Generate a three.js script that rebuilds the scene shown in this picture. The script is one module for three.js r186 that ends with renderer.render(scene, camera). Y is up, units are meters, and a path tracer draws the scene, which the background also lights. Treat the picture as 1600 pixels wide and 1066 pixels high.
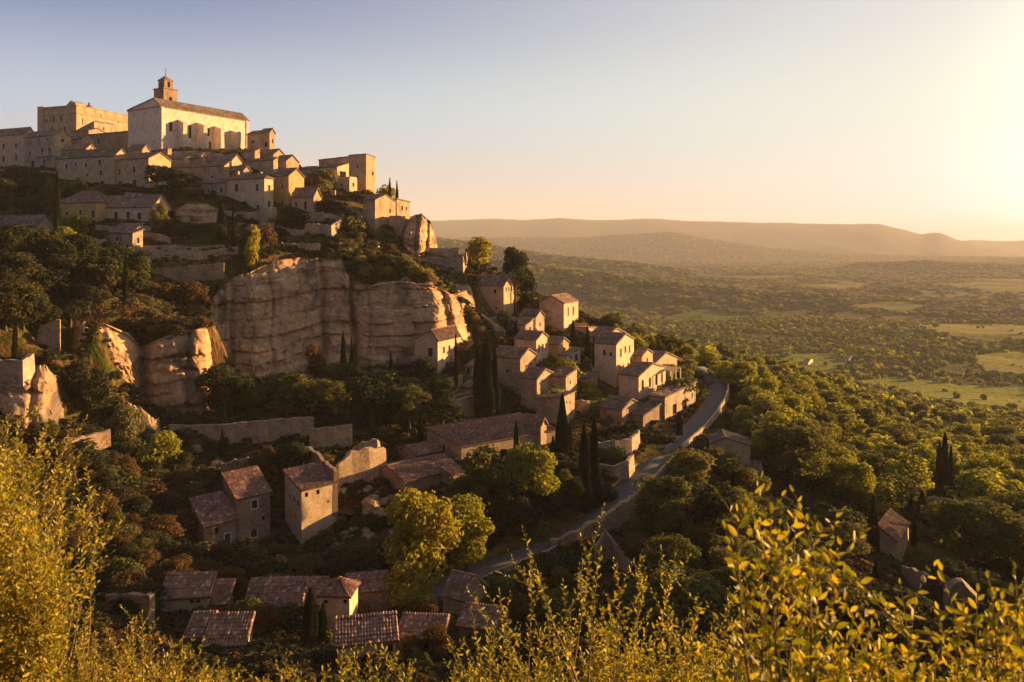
import * as THREE from 'three';
import { mergeGeometries } from 'three/addons/utils/BufferGeometryUtils.js';

// ------------------------------------------------------------------ camera, sky, sun, exposure
const F = 1256, CX = 800, CY = 385;                       // focal length and principal point, in pixels of a 1600 x 1066 frame
const scene = new THREE.Scene();
const camera = new THREE.PerspectiveCamera(2 * Math.atan(533 / F) * 180 / Math.PI, 1600 / 1066, 0.3, 40000);
camera.position.set(0, 0, 0);
camera.setViewOffset(1600, 1066, 0, 533 - CY, 1600, 1066); // a shift lens keeps the house walls upright
camera.focus = 180; camera.userData.fStop = 6.3;
const renderer = new THREE.WebGLRenderer({ antialias: true });
renderer.toneMapping = THREE.LinearToneMapping;
const EXPOSURE = 3.15;
renderer.toneMappingExposure = EXPOSURE;
renderer.shadowMap.enabled = true;
const D2R = Math.PI / 180, SUN_AZ = 46 * D2R, SUN_EL = 4.8 * D2R;
const sunDir = new THREE.Vector3(Math.sin(SUN_AZ) * Math.cos(SUN_EL), Math.sin(SUN_EL), -Math.cos(SUN_AZ) * Math.cos(SUN_EL));
const clamp = THREE.MathUtils.clamp, lerp = THREE.MathUtils.lerp, sstep = THREE.MathUtils.smoothstep;
{
  const W = 1024, H = 512, data = new Float32Array(W * H * 4);
  const mix = (a, b, t) => a.map((v, i) => v + (b[i] - v) * t), add = (a, b, k) => a.map((v, i) => v + b[i] * k);
  for (let j = 0; j < H; j++) for (let i = 0; i < W; i++) {
    const up = ((j + 0.5) / H - 0.5) * Math.PI, ro = ((i + 0.5) / W - 0.5) * 2 * Math.PI;
    const x = Math.cos(ro) * Math.cos(up), y = Math.sin(up), z = Math.sin(ro) * Math.cos(up);
    const g = Math.acos(clamp(x * sunDir.x + y * sunDir.y + z * sunDir.z, -1, 1)) / D2R, e = up / D2R;
    const k = Math.exp(-((g / 52) ** 2)), k2 = Math.exp(-((g / 30) ** 2)), k3 = Math.exp(-((g / 9.5) ** 2));
    const hor = add([0.86, 0.66, 0.47], [0.30, 0.46, 0.62], k2), mid = add([0.40, 0.52, 0.68], [0.57, 0.45, 0.12], k), high = add([0.02, 0.135, 0.41], [0.86, 0.73, 0.40], k), zen = add([0.12, 0.13, 0.17], [0.3, 0.25, 0.14], k);
    let c = e < 9 ? mix(hor, mid, sstep(e, 0.5, 9.5)) : e < 18 ? mix(mid, high, sstep(e, 8.5, 18)) : mix(high, zen, sstep(e, 16, 55));
    c = add(c, [3.0, 2.35, 1.4], k3);
    if (e < 0) c = mix(hor, [0.22, 0.16, 0.09], sstep(-e, 0, 4));
    for (let n = 0; n < 3; n++) data[(j * W + i) * 4 + n] = c[n] / EXPOSURE;
    data[(j * W + i) * 4 + 3] = 1;
  }
  const t = new THREE.DataTexture(data, W, H, THREE.RGBAFormat, THREE.FloatType);
  t.mapping = THREE.EquirectangularReflectionMapping; t.magFilter = THREE.LinearFilter; t.minFilter = THREE.LinearFilter; t.wrapS = THREE.RepeatWrapping; t.needsUpdate = true;
  scene.background = t; scene.environment = t;
}
const sun = new THREE.DirectionalLight(new THREE.Color().setRGB(1.0, 0.585, 0.225), 5.0);
sun.position.copy(sunDir).multiplyScalar(600); sun.target.position.set(0, -20, -180);
sun.shadow.radius = 1.2; sun.castShadow = true;
Object.assign(sun.shadow.camera, { left: -400, right: 400, top: 400, bottom: -400, near: 1, far: 3000 });
scene.add(sun, sun.target);
scene.fog = new THREE.FogExp2(new THREE.Color().setRGB(0.94, 0.91, 0.91), 0.00008);

// ------------------------------------------------------------------ helpers
function rng(seed) { let s = seed | 0; return () => { s = (s + 0x6d2b79f5) | 0; let t = Math.imul(s ^ (s >>> 15), 1 | s); t = (t + Math.imul(t ^ (t >>> 7), 61 | t)) ^ t; return ((t ^ (t >>> 14)) >>> 0) / 4294967296; }; }
const hash = (x, y, s = 0) => { let h = Math.imul(x | 0, 374761393) ^ Math.imul(y | 0, 668265263) ^ Math.imul(s | 0, 2147483647 - 61); h = Math.imul(h ^ (h >>> 13), 1274126177); h = Math.imul(h ^ (h >>> 15), 2246822519); return ((h ^ (h >>> 16)) >>> 0) / 4294967296; };
function vnoise(x, y, per = 0, s = 0) {                   // value noise, tileable when per is given
  const ix = Math.floor(x), iy = Math.floor(y), fx = x - ix, fy = y - iy, u = fx * fx * (3 - 2 * fx), v = fy * fy * (3 - 2 * fy), m = per ? (a) => ((a % per) + per) % per : (a) => a;
  return lerp(lerp(hash(m(ix), m(iy), s), hash(m(ix + 1), m(iy), s), u), lerp(hash(m(ix), m(iy + 1), s), hash(m(ix + 1), m(iy + 1), s), u), v);
}
function fbm(x, y, oct = 4, per = 0, s = 0) { let a = 0.5, t = 0, n = 0; for (let o = 0; o < oct; o++) { t += a * vnoise(x, y, per, s + o); n += a; a *= 0.5; x *= 2; y *= 2; per *= 2; } return t / n; }
const V = (x, y, z) => new THREE.Vector3(x, y, z);
const at = (px, py, d) => V((px - CX) / F * d, (CY - py) / F * d, -d);      // the point at depth d behind a place in the photograph
const taken = new Map();
function numbered(name) { const n = taken.get(name) ?? 0; taken.set(name, n + 1); return n ? name + '_' + String(n).padStart(3, '0') : name; }
function tag(o, label, category, group, kind) { if (label) o.userData.label = label; if (category) o.userData.category = category; if (group) o.userData.group = group; if (kind) o.userData.kind = kind; return o; }
function thing(name, label, category, group) { const g = new THREE.Group(); g.name = numbered(name); scene.add(g); return tag(g, label, category, group); }
function part(name, geo, mat, parent) { const m = new THREE.Mesh(geo, mat); m.name = name; m.castShadow = m.receiveShadow = true; parent.add(m); return m; }
function top(name, geo, mat, label, category, group, kind) { const m = new THREE.Mesh(geo, mat); m.name = numbered(name); m.castShadow = m.receiveShadow = true; scene.add(m); return tag(m, label, category, group, kind); }
function struct(name, geo, mat) { return top(name, geo, mat, null, null, null, 'structure'); }

class MB {                                                 // collects triangles with uv and colour
  constructor() { this.p = []; this.u = []; this.c = []; this.i = []; }
  v(p, u = 0, w = 0, c = 1) { this.p.push(p.x, p.y, p.z); this.u.push(u, w); if (typeof c === 'number') this.c.push(c, c, c); else this.c.push(c[0], c[1], c[2]); return this.p.length / 3 - 1; }
  t(a, b, c) { this.i.push(a, b, c); }
  quad(a, b, c, d, c1 = 1, uv) {                            // a b c d counter-clockwise
    const w = a.distanceTo(b), h = b.distanceTo(c), [u0, v0] = uv ?? [a.x + a.z, a.y];
    const n = [this.v(a, u0, v0, c1), this.v(b, u0 + w, v0, c1), this.v(c, u0 + w, v0 + h, c1), this.v(d, u0, v0 + h, c1)];
    this.t(n[0], n[1], n[2]); this.t(n[0], n[2], n[3]);
  }
  box(x0, y0, z0, x1, y1, z1, c = 1) {
    const q = (a, b, cc, d) => this.quad(V(...a), V(...b), V(...cc), V(...d), c);
    q([x0, y0, z1], [x1, y0, z1], [x1, y1, z1], [x0, y1, z1]); q([x1, y0, z0], [x0, y0, z0], [x0, y1, z0], [x1, y1, z0]);
    q([x1, y0, z1], [x1, y0, z0], [x1, y1, z0], [x1, y1, z1]); q([x0, y0, z0], [x0, y0, z1], [x0, y1, z1], [x0, y1, z0]);
    q([x0, y1, z1], [x1, y1, z1], [x1, y1, z0], [x0, y1, z0]); q([x0, y0, z0], [x1, y0, z0], [x1, y0, z1], [x0, y0, z1]);
  }
  get empty() { return !this.i.length; }
  geo(smooth = false) {
    const g = new THREE.BufferGeometry();
    g.setAttribute('position', new THREE.Float32BufferAttribute(this.p, 3)); g.setAttribute('uv', new THREE.Float32BufferAttribute(this.u, 2)); g.setAttribute('color', new THREE.Float32BufferAttribute(this.c, 3)); g.setIndex(this.i);
    g.computeVertexNormals(); return g;
  }
}

// ------------------------------------------------------------------ textures and materials
function tex(n, f, srgb, rep) {                            // f(x, y in 0..1) -> [r, g, b] (0..1)
  const d = new Uint8Array(n * n * 4);
  for (let j = 0; j < n; j++) for (let i = 0; i < n; i++) { const c = f(i / n, j / n); for (let k = 0; k < 3; k++) d[(j * n + i) * 4 + k] = clamp(c[k], 0, 1) * 255; d[(j * n + i) * 4 + 3] = 255; }
  const t = new THREE.DataTexture(d, n, n); t.wrapS = t.wrapT = THREE.RepeatWrapping; t.magFilter = THREE.LinearFilter; t.minFilter = THREE.LinearFilter;
  if (srgb) t.colorSpace = THREE.SRGBColorSpace; t.repeat.set(1 / rep, 1 / rep); t.needsUpdate = true; return t;
}
function stoneCell(x, y, nx, ny) {                          // coursed rubble: [edge distance, cell id, cell id 2]
  const gx = x * nx, gy = y * ny, iy0 = Math.floor(gy); let f1 = 9, f2 = 9, id = [0, 0];
  for (let dy = -1; dy <= 1; dy++) for (let dx = -1; dx <= 1; dx++) {
    const cy = iy0 + dy, wy = ((cy % ny) + ny) % ny, off = hash(wy, 7, 3), ix0 = Math.floor(gx + off), cx = ix0 + dx, wx = ((cx % nx) + nx) % nx;
    const qx = cx - off + 0.5 + (hash(wx, wy, 11) - 0.5) * 0.7, qy = cy + 0.5 + (hash(wx, wy, 12) - 0.5) * 0.45, d = Math.hypot(qx - gx, (qy - gy) * 0.9);
    if (d < f1) { f2 = f1; f1 = d; id = [wx, wy]; } else if (d < f2) f2 = d;
  }
  return [f2 - f1, id];
}
const TS = 6;
const stoneMap = tex(512, (x, y) => {
  const [e, [cx, cy]] = stoneCell(x, y, 15, 26), r = hash(cx, cy, 5), pl = sstep(fbm(x * 4, y * 4, 3, 4, 40), 0.42, 0.6), gr = fbm(x * 32, y * 32, 3, 32, 20), big = fbm(x * 3, y * 3, 4, 3, 60);
  let v = 0.66 + r * 0.3; if (e < 0.10) v *= 0.72; v = lerp(v, 0.84, pl * 0.65) * (0.84 + gr * 0.3) * (0.80 + big * 0.36);
  const warm = (hash(cx, cy, 9) - 0.5) * 0.08 * (1 - pl); return [v * (1 + warm), v * 0.985, v * (0.95 - warm)];
}, true, TS);
const stoneBump = tex(512, (x, y) => { const [e, [cx, cy]] = stoneCell(x, y, 15, 26), pl = sstep(fbm(x * 4, y * 4, 3, 4, 40), 0.42, 0.6); const v = lerp(sstep(e, 0.02, 0.22) * (0.6 + 0.4 * hash(cx, cy, 6)), 0.75, pl * 0.8) * 0.85 + fbm(x * 40, y * 40, 3, 40, 21) * 0.15; return [v, v, v]; }, false, TS);
const plasterMap = tex(512, (x, y) => {
  const a = fbm(x * 3, y * 3, 5, 3, 70), st = fbm(x * 14, y * 2, 4, 2, 75), gr = fbm(x * 48, y * 48, 2, 48, 71), pt = sstep(fbm(x * 6, y * 6, 4, 6, 77), 0.6, 0.66);
  const v = (0.86 + a * 0.18) * (0.95 + st * 0.07) * (0.88 + gr * 0.24) * (1 - 0.07 * pt); return [v, v * (0.985 - 0.01 * pt), v * (0.96 - 0.02 * pt)];
}, true, 7);
const plasterBump = tex(256, (x, y) => { const v = fbm(x * 20, y * 20, 4, 20, 72) * 0.7 + 0.3 * (1 - sstep(fbm(x * 6, y * 6, 4, 6, 77), 0.6, 0.66)); return [v, v, v]; }, false, 7);
const rockMap = tex(1024, (x, y) => {
  const w = fbm(x * 5, y * 5, 4, 5, 80) * 1.2, st = fbm(x * 2 + w * 0.3, y * 26 + w * 4, 4, 2 ** 9, 81), a = fbm(x * 6, y * 6, 5, 6, 82), gr = fbm(x * 60, y * 60, 3, 60, 83), dk = sstep(fbm(x * 5 + 2, y * 4, 5, 4, 86), 0.57, 0.7), ln = sstep(Math.abs(fbm(x * 3, y * 18 + w * 3, 4, 2 ** 9, 87) - 0.5), 0.0, 0.018);
  let v = (0.66 + st * 0.24) * (0.78 + a * 0.38) * (0.84 + gr * 0.3); v *= 0.8 + 0.2 * ln;
  const c = [v, v * 0.93, v * 0.84]; return c.map((q, i) => lerp(q, v * [0.55, 0.54, 0.54][i], dk * 0.7));
}, true, 22);
const rockBump = tex(1024, (x, y) => { const w = fbm(x * 5, y * 5, 4, 5, 80) * 1.2, v = fbm(x * 2 + w * 0.3, y * 26 + w * 4, 4, 2 ** 9, 81) * 0.5 + fbm(x * 12, y * 12, 5, 12, 84) * 0.5; const q = v * (0.7 + 0.3 * sstep(Math.abs(fbm(x * 3, y * 18 + w * 3, 4, 2 ** 9, 87) - 0.5), 0, 0.02)); return [q, q, q]; }, false, 22);
const soilMap = tex(512, (x, y) => { const a = fbm(x * 5, y * 5, 5, 5, 90), g = sstep(fbm(x * 9, y * 9, 4, 9, 92), 0.45, 0.6), gr = fbm(x * 50, y * 50, 3, 50, 93), v = (0.6 + a * 0.5) * (0.7 + gr * 0.6); return [v * lerp(1, 0.72, g), v * lerp(0.9, 0.82, g), v * lerp(0.78, 0.5, g)]; }, true, 14);
const soilBump = tex(256, (x, y) => { const v = fbm(x * 16, y * 16, 5, 16, 94); return [v, v, v]; }, false, 8);
const roadMap = tex(256, (x, y) => { const v = (0.7 + 0.35 * fbm(x * 3, y * 3, 4, 3, 96)) * (0.8 + 0.4 * fbm(x * 60, y * 60, 2, 60, 97)); return [v, v, v]; }, true, 9);

const rgb = (r, g, b) => new THREE.Color().setRGB(r, g, b);
const std = (c, o = {}) => new THREE.MeshStandardMaterial({ color: c, roughness: 0.92, metalness: 0, ...o });
const matt = (c, o = {}) => new THREE.MeshPhysicalMaterial({ color: c, roughness: 1, metalness: 0, specularIntensity: 0.1, ...o });
const wallMat = (c) => std(c, { map: stoneMap, bumpMap: stoneBump, bumpScale: 0.05, vertexColors: true, side: THREE.DoubleSide });
const plMat = (c) => std(c, { map: plasterMap, bumpMap: plasterBump, bumpScale: 0.02, vertexColors: true, side: THREE.DoubleSide });
const M = {
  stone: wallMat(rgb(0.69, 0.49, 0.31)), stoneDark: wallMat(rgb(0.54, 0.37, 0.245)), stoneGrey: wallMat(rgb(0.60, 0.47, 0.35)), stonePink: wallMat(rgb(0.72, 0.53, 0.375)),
  plaster: plMat(rgb(0.73, 0.54, 0.35)), plasterWhite: plMat(rgb(0.78, 0.66, 0.54)), plasterOchre: plMat(rgb(0.64, 0.41, 0.17)), plasterPink: plMat(rgb(0.72, 0.51, 0.335)), plasterTan: plMat(rgb(0.60, 0.43, 0.25)),
  tile: std(rgb(0.31, 0.19, 0.12), { vertexColors: true, side: THREE.DoubleSide }), tilePink: std(rgb(0.31, 0.165, 0.11), { vertexColors: true, side: THREE.DoubleSide }), tileGrey: std(rgb(0.225, 0.155, 0.105), { vertexColors: true, side: THREE.DoubleSide }),
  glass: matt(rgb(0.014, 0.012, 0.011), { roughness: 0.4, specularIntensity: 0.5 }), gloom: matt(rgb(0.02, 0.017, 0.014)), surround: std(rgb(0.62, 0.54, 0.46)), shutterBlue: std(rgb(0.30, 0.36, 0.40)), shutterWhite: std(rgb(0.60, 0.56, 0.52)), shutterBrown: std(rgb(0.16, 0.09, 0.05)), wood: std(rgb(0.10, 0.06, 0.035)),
  iron: std(rgb(0.04, 0.04, 0.045), { roughness: 0.6 }), bronze: std(rgb(0.08, 0.06, 0.04), { roughness: 0.5, metalness: 0.6 }),
  rock: std(rgb(0.84, 0.60, 0.37), { map: rockMap, bumpMap: rockBump, bumpScale: 0.5, vertexColors: true, side: THREE.DoubleSide }),
  rockGrey: std(rgb(0.65, 0.49, 0.345), { map: rockMap, bumpMap: rockBump, bumpScale: 0.5, vertexColors: true, side: THREE.DoubleSide }),
  soil: matt(rgb(1, 1, 1), { map: soilMap, bumpMap: soilBump, bumpScale: 0.25, vertexColors: true }),
  road: std(rgb(0.125, 0.118, 0.118), { map: roadMap, roughness: 0.9 }), bark: std(rgb(0.09, 0.065, 0.045)),
  field: matt(rgb(1, 1, 1), { map: soilMap, vertexColors: true }), hill: matt(rgb(1, 1, 1), { vertexColors: true }),
};
const leafMat = (c, t = 0.35) => new THREE.MeshPhysicalMaterial({ color: c, roughness: 0.95, transmission: t, thickness: 0, specularIntensity: 0.3, vertexColors: true, side: THREE.DoubleSide });
const L = {
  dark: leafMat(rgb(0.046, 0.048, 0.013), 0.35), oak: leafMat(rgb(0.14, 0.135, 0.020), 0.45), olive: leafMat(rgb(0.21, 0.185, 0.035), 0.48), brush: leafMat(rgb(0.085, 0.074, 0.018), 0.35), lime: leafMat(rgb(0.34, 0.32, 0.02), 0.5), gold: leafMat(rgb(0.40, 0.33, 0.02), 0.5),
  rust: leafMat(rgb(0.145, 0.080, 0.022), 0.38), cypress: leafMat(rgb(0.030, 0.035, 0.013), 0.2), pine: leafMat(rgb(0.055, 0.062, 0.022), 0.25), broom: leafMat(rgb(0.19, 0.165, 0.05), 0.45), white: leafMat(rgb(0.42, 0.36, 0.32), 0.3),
};

// ------------------------------------------------------------------ terrain: heights known at places seen in the photograph, and round about
const ctrl = [];                                            // [px, py, depth]
const road = [[1088, 574, 262], [1104, 583, 243], [1121, 598, 228], [1120, 618, 213], [1104, 645, 198], [1080, 672, 183], [1050, 697, 170], [1022, 724, 158], [985, 762, 145], [940, 802, 134], [890, 833, 127], [835, 858, 121], [780, 880, 116], [735, 899, 112], [690, 922, 107], [640, 950, 102]];
const G = `0,980,70 0,900,90 100,800,102 60,720,116 100,690,122 30,690,118 20,575,137 90,580,140 150,525,152 60,520,150 20,440,165 100,440,168 170,470,166 50,385,196 0,370,205 120,385,205 190,400,203 130,352,226 30,340,232 240,350,226 250,395,207 300,395,207 40,285,268 130,300,254 220,300,252 290,320,240 30,262,296 100,262,292 0,262,305 170,240,318 130,215,360 60,212,380 200,236,312 250,238,306 330,242,304 390,236,320 420,250,306 440,268,288 330,285,272 380,290,262 300,300,256
140,690,140 180,690,140 235,680,146 270,650,158 330,655,158 240,470,182 320,470,186 280,430,197 360,420,202 350,395,212 420,385,222 380,350,232 420,334,244 470,332,245 450,370,230 400,610,182 450,612,182 340,620,178 500,585,187 540,590,185 480,400,217 530,395,220 560,410,217 490,350,238 530,345,240 500,320,252 540,305,266 470,285,276 500,270,290 560,302,276 590,305,275 600,345,250 560,360,240 580,400,226 620,405,226 650,400,240 680,395,246 620,585,188 680,590,187 720,585,188 720,540,198 700,430,228 730,420,240 760,415,246 700,400,250 760,490,226 745,500,215 780,500,220 810,500,230 835,480,240 770,560,198 790,600,192 840,525,222 870,512,234 900,510,236 930,500,255 860,560,208 900,560,214 920,560,214 880,600,196 840,640,184 790,650,178 870,668,176 910,640,190 940,610,202 960,605,205 1000,625,198 1030,655,192 1000,665,185 960,665,182 1060,655,194 1080,635,205 1090,600,222 1060,580,240 1020,560,245 980,535,252 1040,550,262 1080,560,268
640,620,180 600,640,170 540,640,168 480,645,162 420,650,160 360,655,158 300,660,152 300,718,141 420,712,144 520,714,143 350,708,147 450,702,148 480,735,134 350,735,134 260,740,130 200,760,122 240,850,108 330,855,114 400,865,116 470,858,119 530,860,118 560,800,126 600,790,128 650,740,140 700,730,142 640,700,150 680,660,163 720,650,170 760,655,172 700,700,150 800,720,142 860,720,144 760,780,130 820,800,128 880,780,136 930,740,148 960,700,160 900,700,155 990,700,165 980,730,155 640,860,116 600,880,112 540,880,110 440,900,104 300,920,100 200,940,92 420,990,88 320,1010,85 520,1000,87 600,1030,82 250,1000,86 680,980,93 760,960,97 700,1030,84
1000,800,135 960,850,122 900,880,115 1050,840,120 1060,900,105 1130,790,135 1100,750,148 1150,742,151 1200,775,149 1240,765,156 1190,720,165 1150,690,180 1140,650,200 1160,620,225 1150,595,255 1130,580,275 1200,620,255 1230,680,205 1290,720,200 1280,780,160 1180,840,125 1150,920,100 1250,850,125 1330,830,140 1395,886,139 1440,860,145 1400,800,160 1480,775,182 1530,760,205 1590,740,235 1500,850,150 1590,850,155 1480,960,108 1400,960,105 1300,960,98 1580,960,110 1350,690,265 1300,650,290 1240,610,330 1420,680,320 1500,690,310 1570,690,320 1380,640,430 1300,610,430 1220,585,430 1480,655,480 1580,660,450 1170,572,420 1120,560,420 1060,545,400 1000,530,400 930,515,400 880,520,340 850,520,300`.trim().split(/\s+/).map((s) => s.split(',').map(Number));
ctrl.push(...G);
const WEST = [[[104, 520, 155], [130, 508, 157], [165, 508, 159], [200, 522, 162], [222, 545, 163], [250, 530, 163], [280, 524, 164], [310, 514, 166], [336, 512, 170]], [[112, 692, 141], [140, 692, 142], [170, 692, 143], [205, 690, 147], [230, 676, 151], [256, 666, 154], [285, 662, 155], [315, 660, 156], [346, 654, 160]]], MAIN = [[[318, 500, 184], [340, 456, 195], [365, 436, 198], [392, 425, 199], [430, 408, 205], [470, 402, 211], [500, 404, 213], [532, 406, 212], [550, 440, 207], [580, 446, 205], [630, 441, 204], [672, 444, 204], [705, 462, 207], [745, 452, 224]], [[322, 645, 170], [350, 628, 175], [376, 622, 177], [405, 622, 177], [440, 616, 179], [475, 605, 182], [512, 594, 185], [545, 590, 187], [566, 594, 187], [600, 596, 186], [640, 594, 186], [690, 592, 187], [730, 586, 190], [760, 572, 200]]];   // crest and foot of the two long cliffs, left to right
for (const [tops, bases] of [WEST, MAIN]) tops.forEach(([tx, ty, td], i) => { const [bx, by, bd] = bases[i], yb = (CY - by) / F * bd, yt = (CY - ty) / F * td, m = lerp(bd, td, 0.62) + 2, x = lerp(bx, tx, 0.62); ctrl.push([x, CY - lerp(yb, yt, 0.06) / m * F, m], [tx, CY - (yt - 0.4) / (td + 4) * F, td + 4]); });
for (const [px, py, d] of road) ctrl.push([px, py, d]);
const polar = [];                                           // [azimuth in degrees, distance, height] for what the photograph does not show, and for the plain
for (const r of [1.5, 3, 6]) for (const a of [-180, -130, -90, -60, -35, -15, 0, 15, 35, 60, 90, 130]) polar.push([a, r, -1.75 - Math.max(0, Math.cos(a * D2R)) * (r * 0.42)]);
for (const a of [-35, -15, 0, 15, 32]) polar.push([a, 14, -9.5], [a, 30, -20], [a, 55, -35.5]);
for (const a of [-60, -90, -130, 180, 130, 90]) polar.push([a, 20, -3 + (Math.abs(a) > 100 ? 3 : -3)], [a, 60, Math.abs(a) > 100 ? 8 : -10], [a, 200, Math.abs(a) > 100 ? 30 : 0], [a, 800, Math.abs(a) > 100 ? 60 : a < 0 ? 30 : -60], [a, 4000, a < 0 || Math.abs(a) > 150 ? 60 : -90], [a, 6500, a < 0 ? 60 : -60]);
polar.push([48, 30, -13], [48, 70, -30], [48, 130, -44], [48, 220, -62], [62, 60, -22], [62, 130, -38], [62, 250, -60], [45, 450, -95], [60, 600, -110], [-42, 120, -14], [-42, 200, 8], [-45, 320, 30], [-42, 80, -26], [-55, 150, 0]);
for (const [px, ys] of [[-300, [[420, 62], [700, 60], [1500, 60], [3000, 60]]], [0, [[330, 36], [390, 55], [500, 55], [900, 40], [2000, 30], [4500, 40]]], [200, [[400, 52], [520, 50], [900, 20], [2000, 10], [4500, 0]]], [400, [[345, 34], [420, 25], [600, -10], [1200, -40], [2500, -20], [4500, -60]]], [540, [[300, 24], [340, 10], [430, -25], [700, -60], [1400, -60], [2600, -15], [4500, -70]]], [660, [[265, -8], [300, -22], [420, -55], [800, -88], [1500, -80], [2600, -2], [4500, -80]]],
  [760, [[262, -10], [290, -26], [400, -58], [800, -96], [1500, -96], [2400, -32], [3200, -70], [5000, -85]]], [860, [[330, -46], [450, -72], [900, -112], [1500, -108], [2300, -66], [3200, -90], [5000, -92]]], [980, [[330, -52], [500, -84], [900, -124], [1500, -120], [2200, -98], [3200, -98], [5000, -98]]], [1120, [[330, -54], [500, -84], [800, -124], [1300, -130], [2200, -112], [5000, -100]]], [1260, [[550, -96], [800, -132], [1300, -134], [2200, -118], [5000, -104]]], [1420, [[600, -124], [900, -137], [1500, -136], [2500, -122], [5000, -106]]], [1600, [[550, -118], [720, -138], [1000, -140], [1500, -138], [2500, -124], [5000, -106]]], [2000, [[550, -112], [1000, -138], [2000, -130], [5000, -110]]]])
  for (const [d, y] of ys) ctrl.push([px, CY - y / d * F, d]);
for (const px of [-300, 100, 400, 700, 1000, 1300, 1600, 2000]) ctrl.push([px, CY + 105 / 9000 * F, 9000]);

const cp = [], ct = [];
for (const [px, py, d] of ctrl) { const x = (px - CX) / F * d, r = Math.hypot(x, d); cp.push([Math.atan2(x, d), Math.log(r)]); ct.push((CY - py) / F * d / r); }
for (const [a, r, y] of polar) { cp.push([a * D2R, Math.log(r)]); ct.push(y / r); }
const NC = cp.length, KC = 0.012;
const cw = (() => {                                          // weights of a multiquadric through all of them
  const n = NC + 1, A = Array.from({ length: n }, () => new Float64Array(n + 1));
  for (let i = 0; i < NC; i++) { for (let j = 0; j < NC; j++) { let da = Math.abs(cp[i][0] - cp[j][0]); if (da > Math.PI) da = 2 * Math.PI - da; A[i][j] = Math.sqrt(da * da + (cp[i][1] - cp[j][1]) ** 2 + KC * KC); } A[i][i] -= 0.0004; A[i][NC] = A[NC][i] = 1; A[i][n] = ct[i]; }
  for (let c = 0; c < n; c++) { let p = c; for (let r = c + 1; r < n; r++) if (Math.abs(A[r][c]) > Math.abs(A[p][c])) p = r; [A[c], A[p]] = [A[p], A[c]]; for (let r = c + 1; r < n; r++) { const k = A[r][c] / A[c][c]; if (k) for (let q = c; q <= n; q++) A[r][q] -= k * A[c][q]; } }
  const w = new Float64Array(n); for (let i = n - 1; i >= 0; i--) { let s = A[i][n]; for (let j = i + 1; j < n; j++) s -= A[i][j] * w[j]; w[i] = s / A[i][i]; } return w;
})();
function groundPolar(a, r) {
  const lr = Math.log(Math.max(r, 1)); let t = cw[NC];
  for (let i = 0; i < NC; i++) { let da = Math.abs(a - cp[i][0]); if (da > Math.PI) da = 2 * Math.PI - da; const dl = lr - cp[i][1]; t += cw[i] * Math.sqrt(da * da + dl * dl + KC * KC); }
  const x = Math.sin(a) * r, z = -Math.cos(a) * r; let y = t * r;
  y += (fbm(x * 0.12 + 40, z * 0.12 + 9, 3) - 0.5) * (r > 60 ? 1.0 : 0.25 * r / 60);
  if (r > 600) y += (fbm(x * 0.004 + 3, z * 0.004 + 7, 4, 0, 4) - 0.5) * 26 * sstep(r, 600, 1600);
  if (r > 380) { const cap = lerp(60, 30, sstep(r, 400, 3000)); if (y > cap - 20) y = cap - 20 * Math.exp(-(y - cap + 20) / 20); }
  return y;
}
const ground = (x, z) => groundPolar(Math.atan2(x, -z), Math.hypot(x, z));
function hit(px, py, d0 = 62, d1 = 6000) {                   // where the line of sight through a place in the photograph meets the ground
  const t = (CY - py) / F; let d = d0, prev = d0;
  for (; d < d1; prev = d, d *= 1.008) { const x = (px - CX) / F * d; if (ground(x, -d) >= t * d) break; }
  let lo = prev, hi = d; for (let i = 0; i < 8; i++) { const m = (lo + hi) / 2; if (ground((px - CX) / F * m, -m) >= t * m) hi = m; else lo = m; }
  const x = (px - CX) / F * hi; return V(x, ground(x, -hi), -hi);
}
// fields on the plain, as outlines on the ground [px, depth]
const fieldDefs = [[[1195, 905], [1245, 1010], [1305, 1010], [1330, 930], [1285, 820], [1230, 830]], [[1330, 800], [1400, 850], [1500, 800], [1610, 790], [1660, 640], [1560, 620], [1470, 660], [1400, 740]], [[1500, 660], [1560, 600], [1680, 600], [1680, 700], [1590, 745]], [[1420, 1330], [1470, 1480], [1600, 1400], [1700, 1200], [1560, 1130], [1480, 1190]], [[1520, 1020], [1600, 1080], [1720, 980], [1640, 860], [1540, 890]], [[1040, 1500], [1100, 1600], [1180, 1480], [1120, 1370], [1060, 1400]], [[1230, 2350], [1330, 2700], [1420, 2450], [1300, 2150]], [[1450, 2600], [1600, 2900], [1750, 2500], [1560, 2200]], [[1060, 2700], [1160, 3100], [1260, 2900], [1130, 2500]], [[1300, 1760], [1400, 1900], [1480, 1750], [1380, 1640]]]
  .map((f) => f.map(([px, d]) => [(px - CX) / F * d, -d]));
const inPoly = (x, y, p) => { let c = false; for (let i = 0, j = p.length - 1; i < p.length; j = i++) if ((p[i][1] > y) !== (p[j][1] > y) && x < (p[j][0] - p[i][0]) * (y - p[i][1]) / (p[j][1] - p[i][1]) + p[i][0]) c = !c; return c; };
const inField = (x, z) => fieldDefs.some((f) => inPoly(x, z, f));
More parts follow.
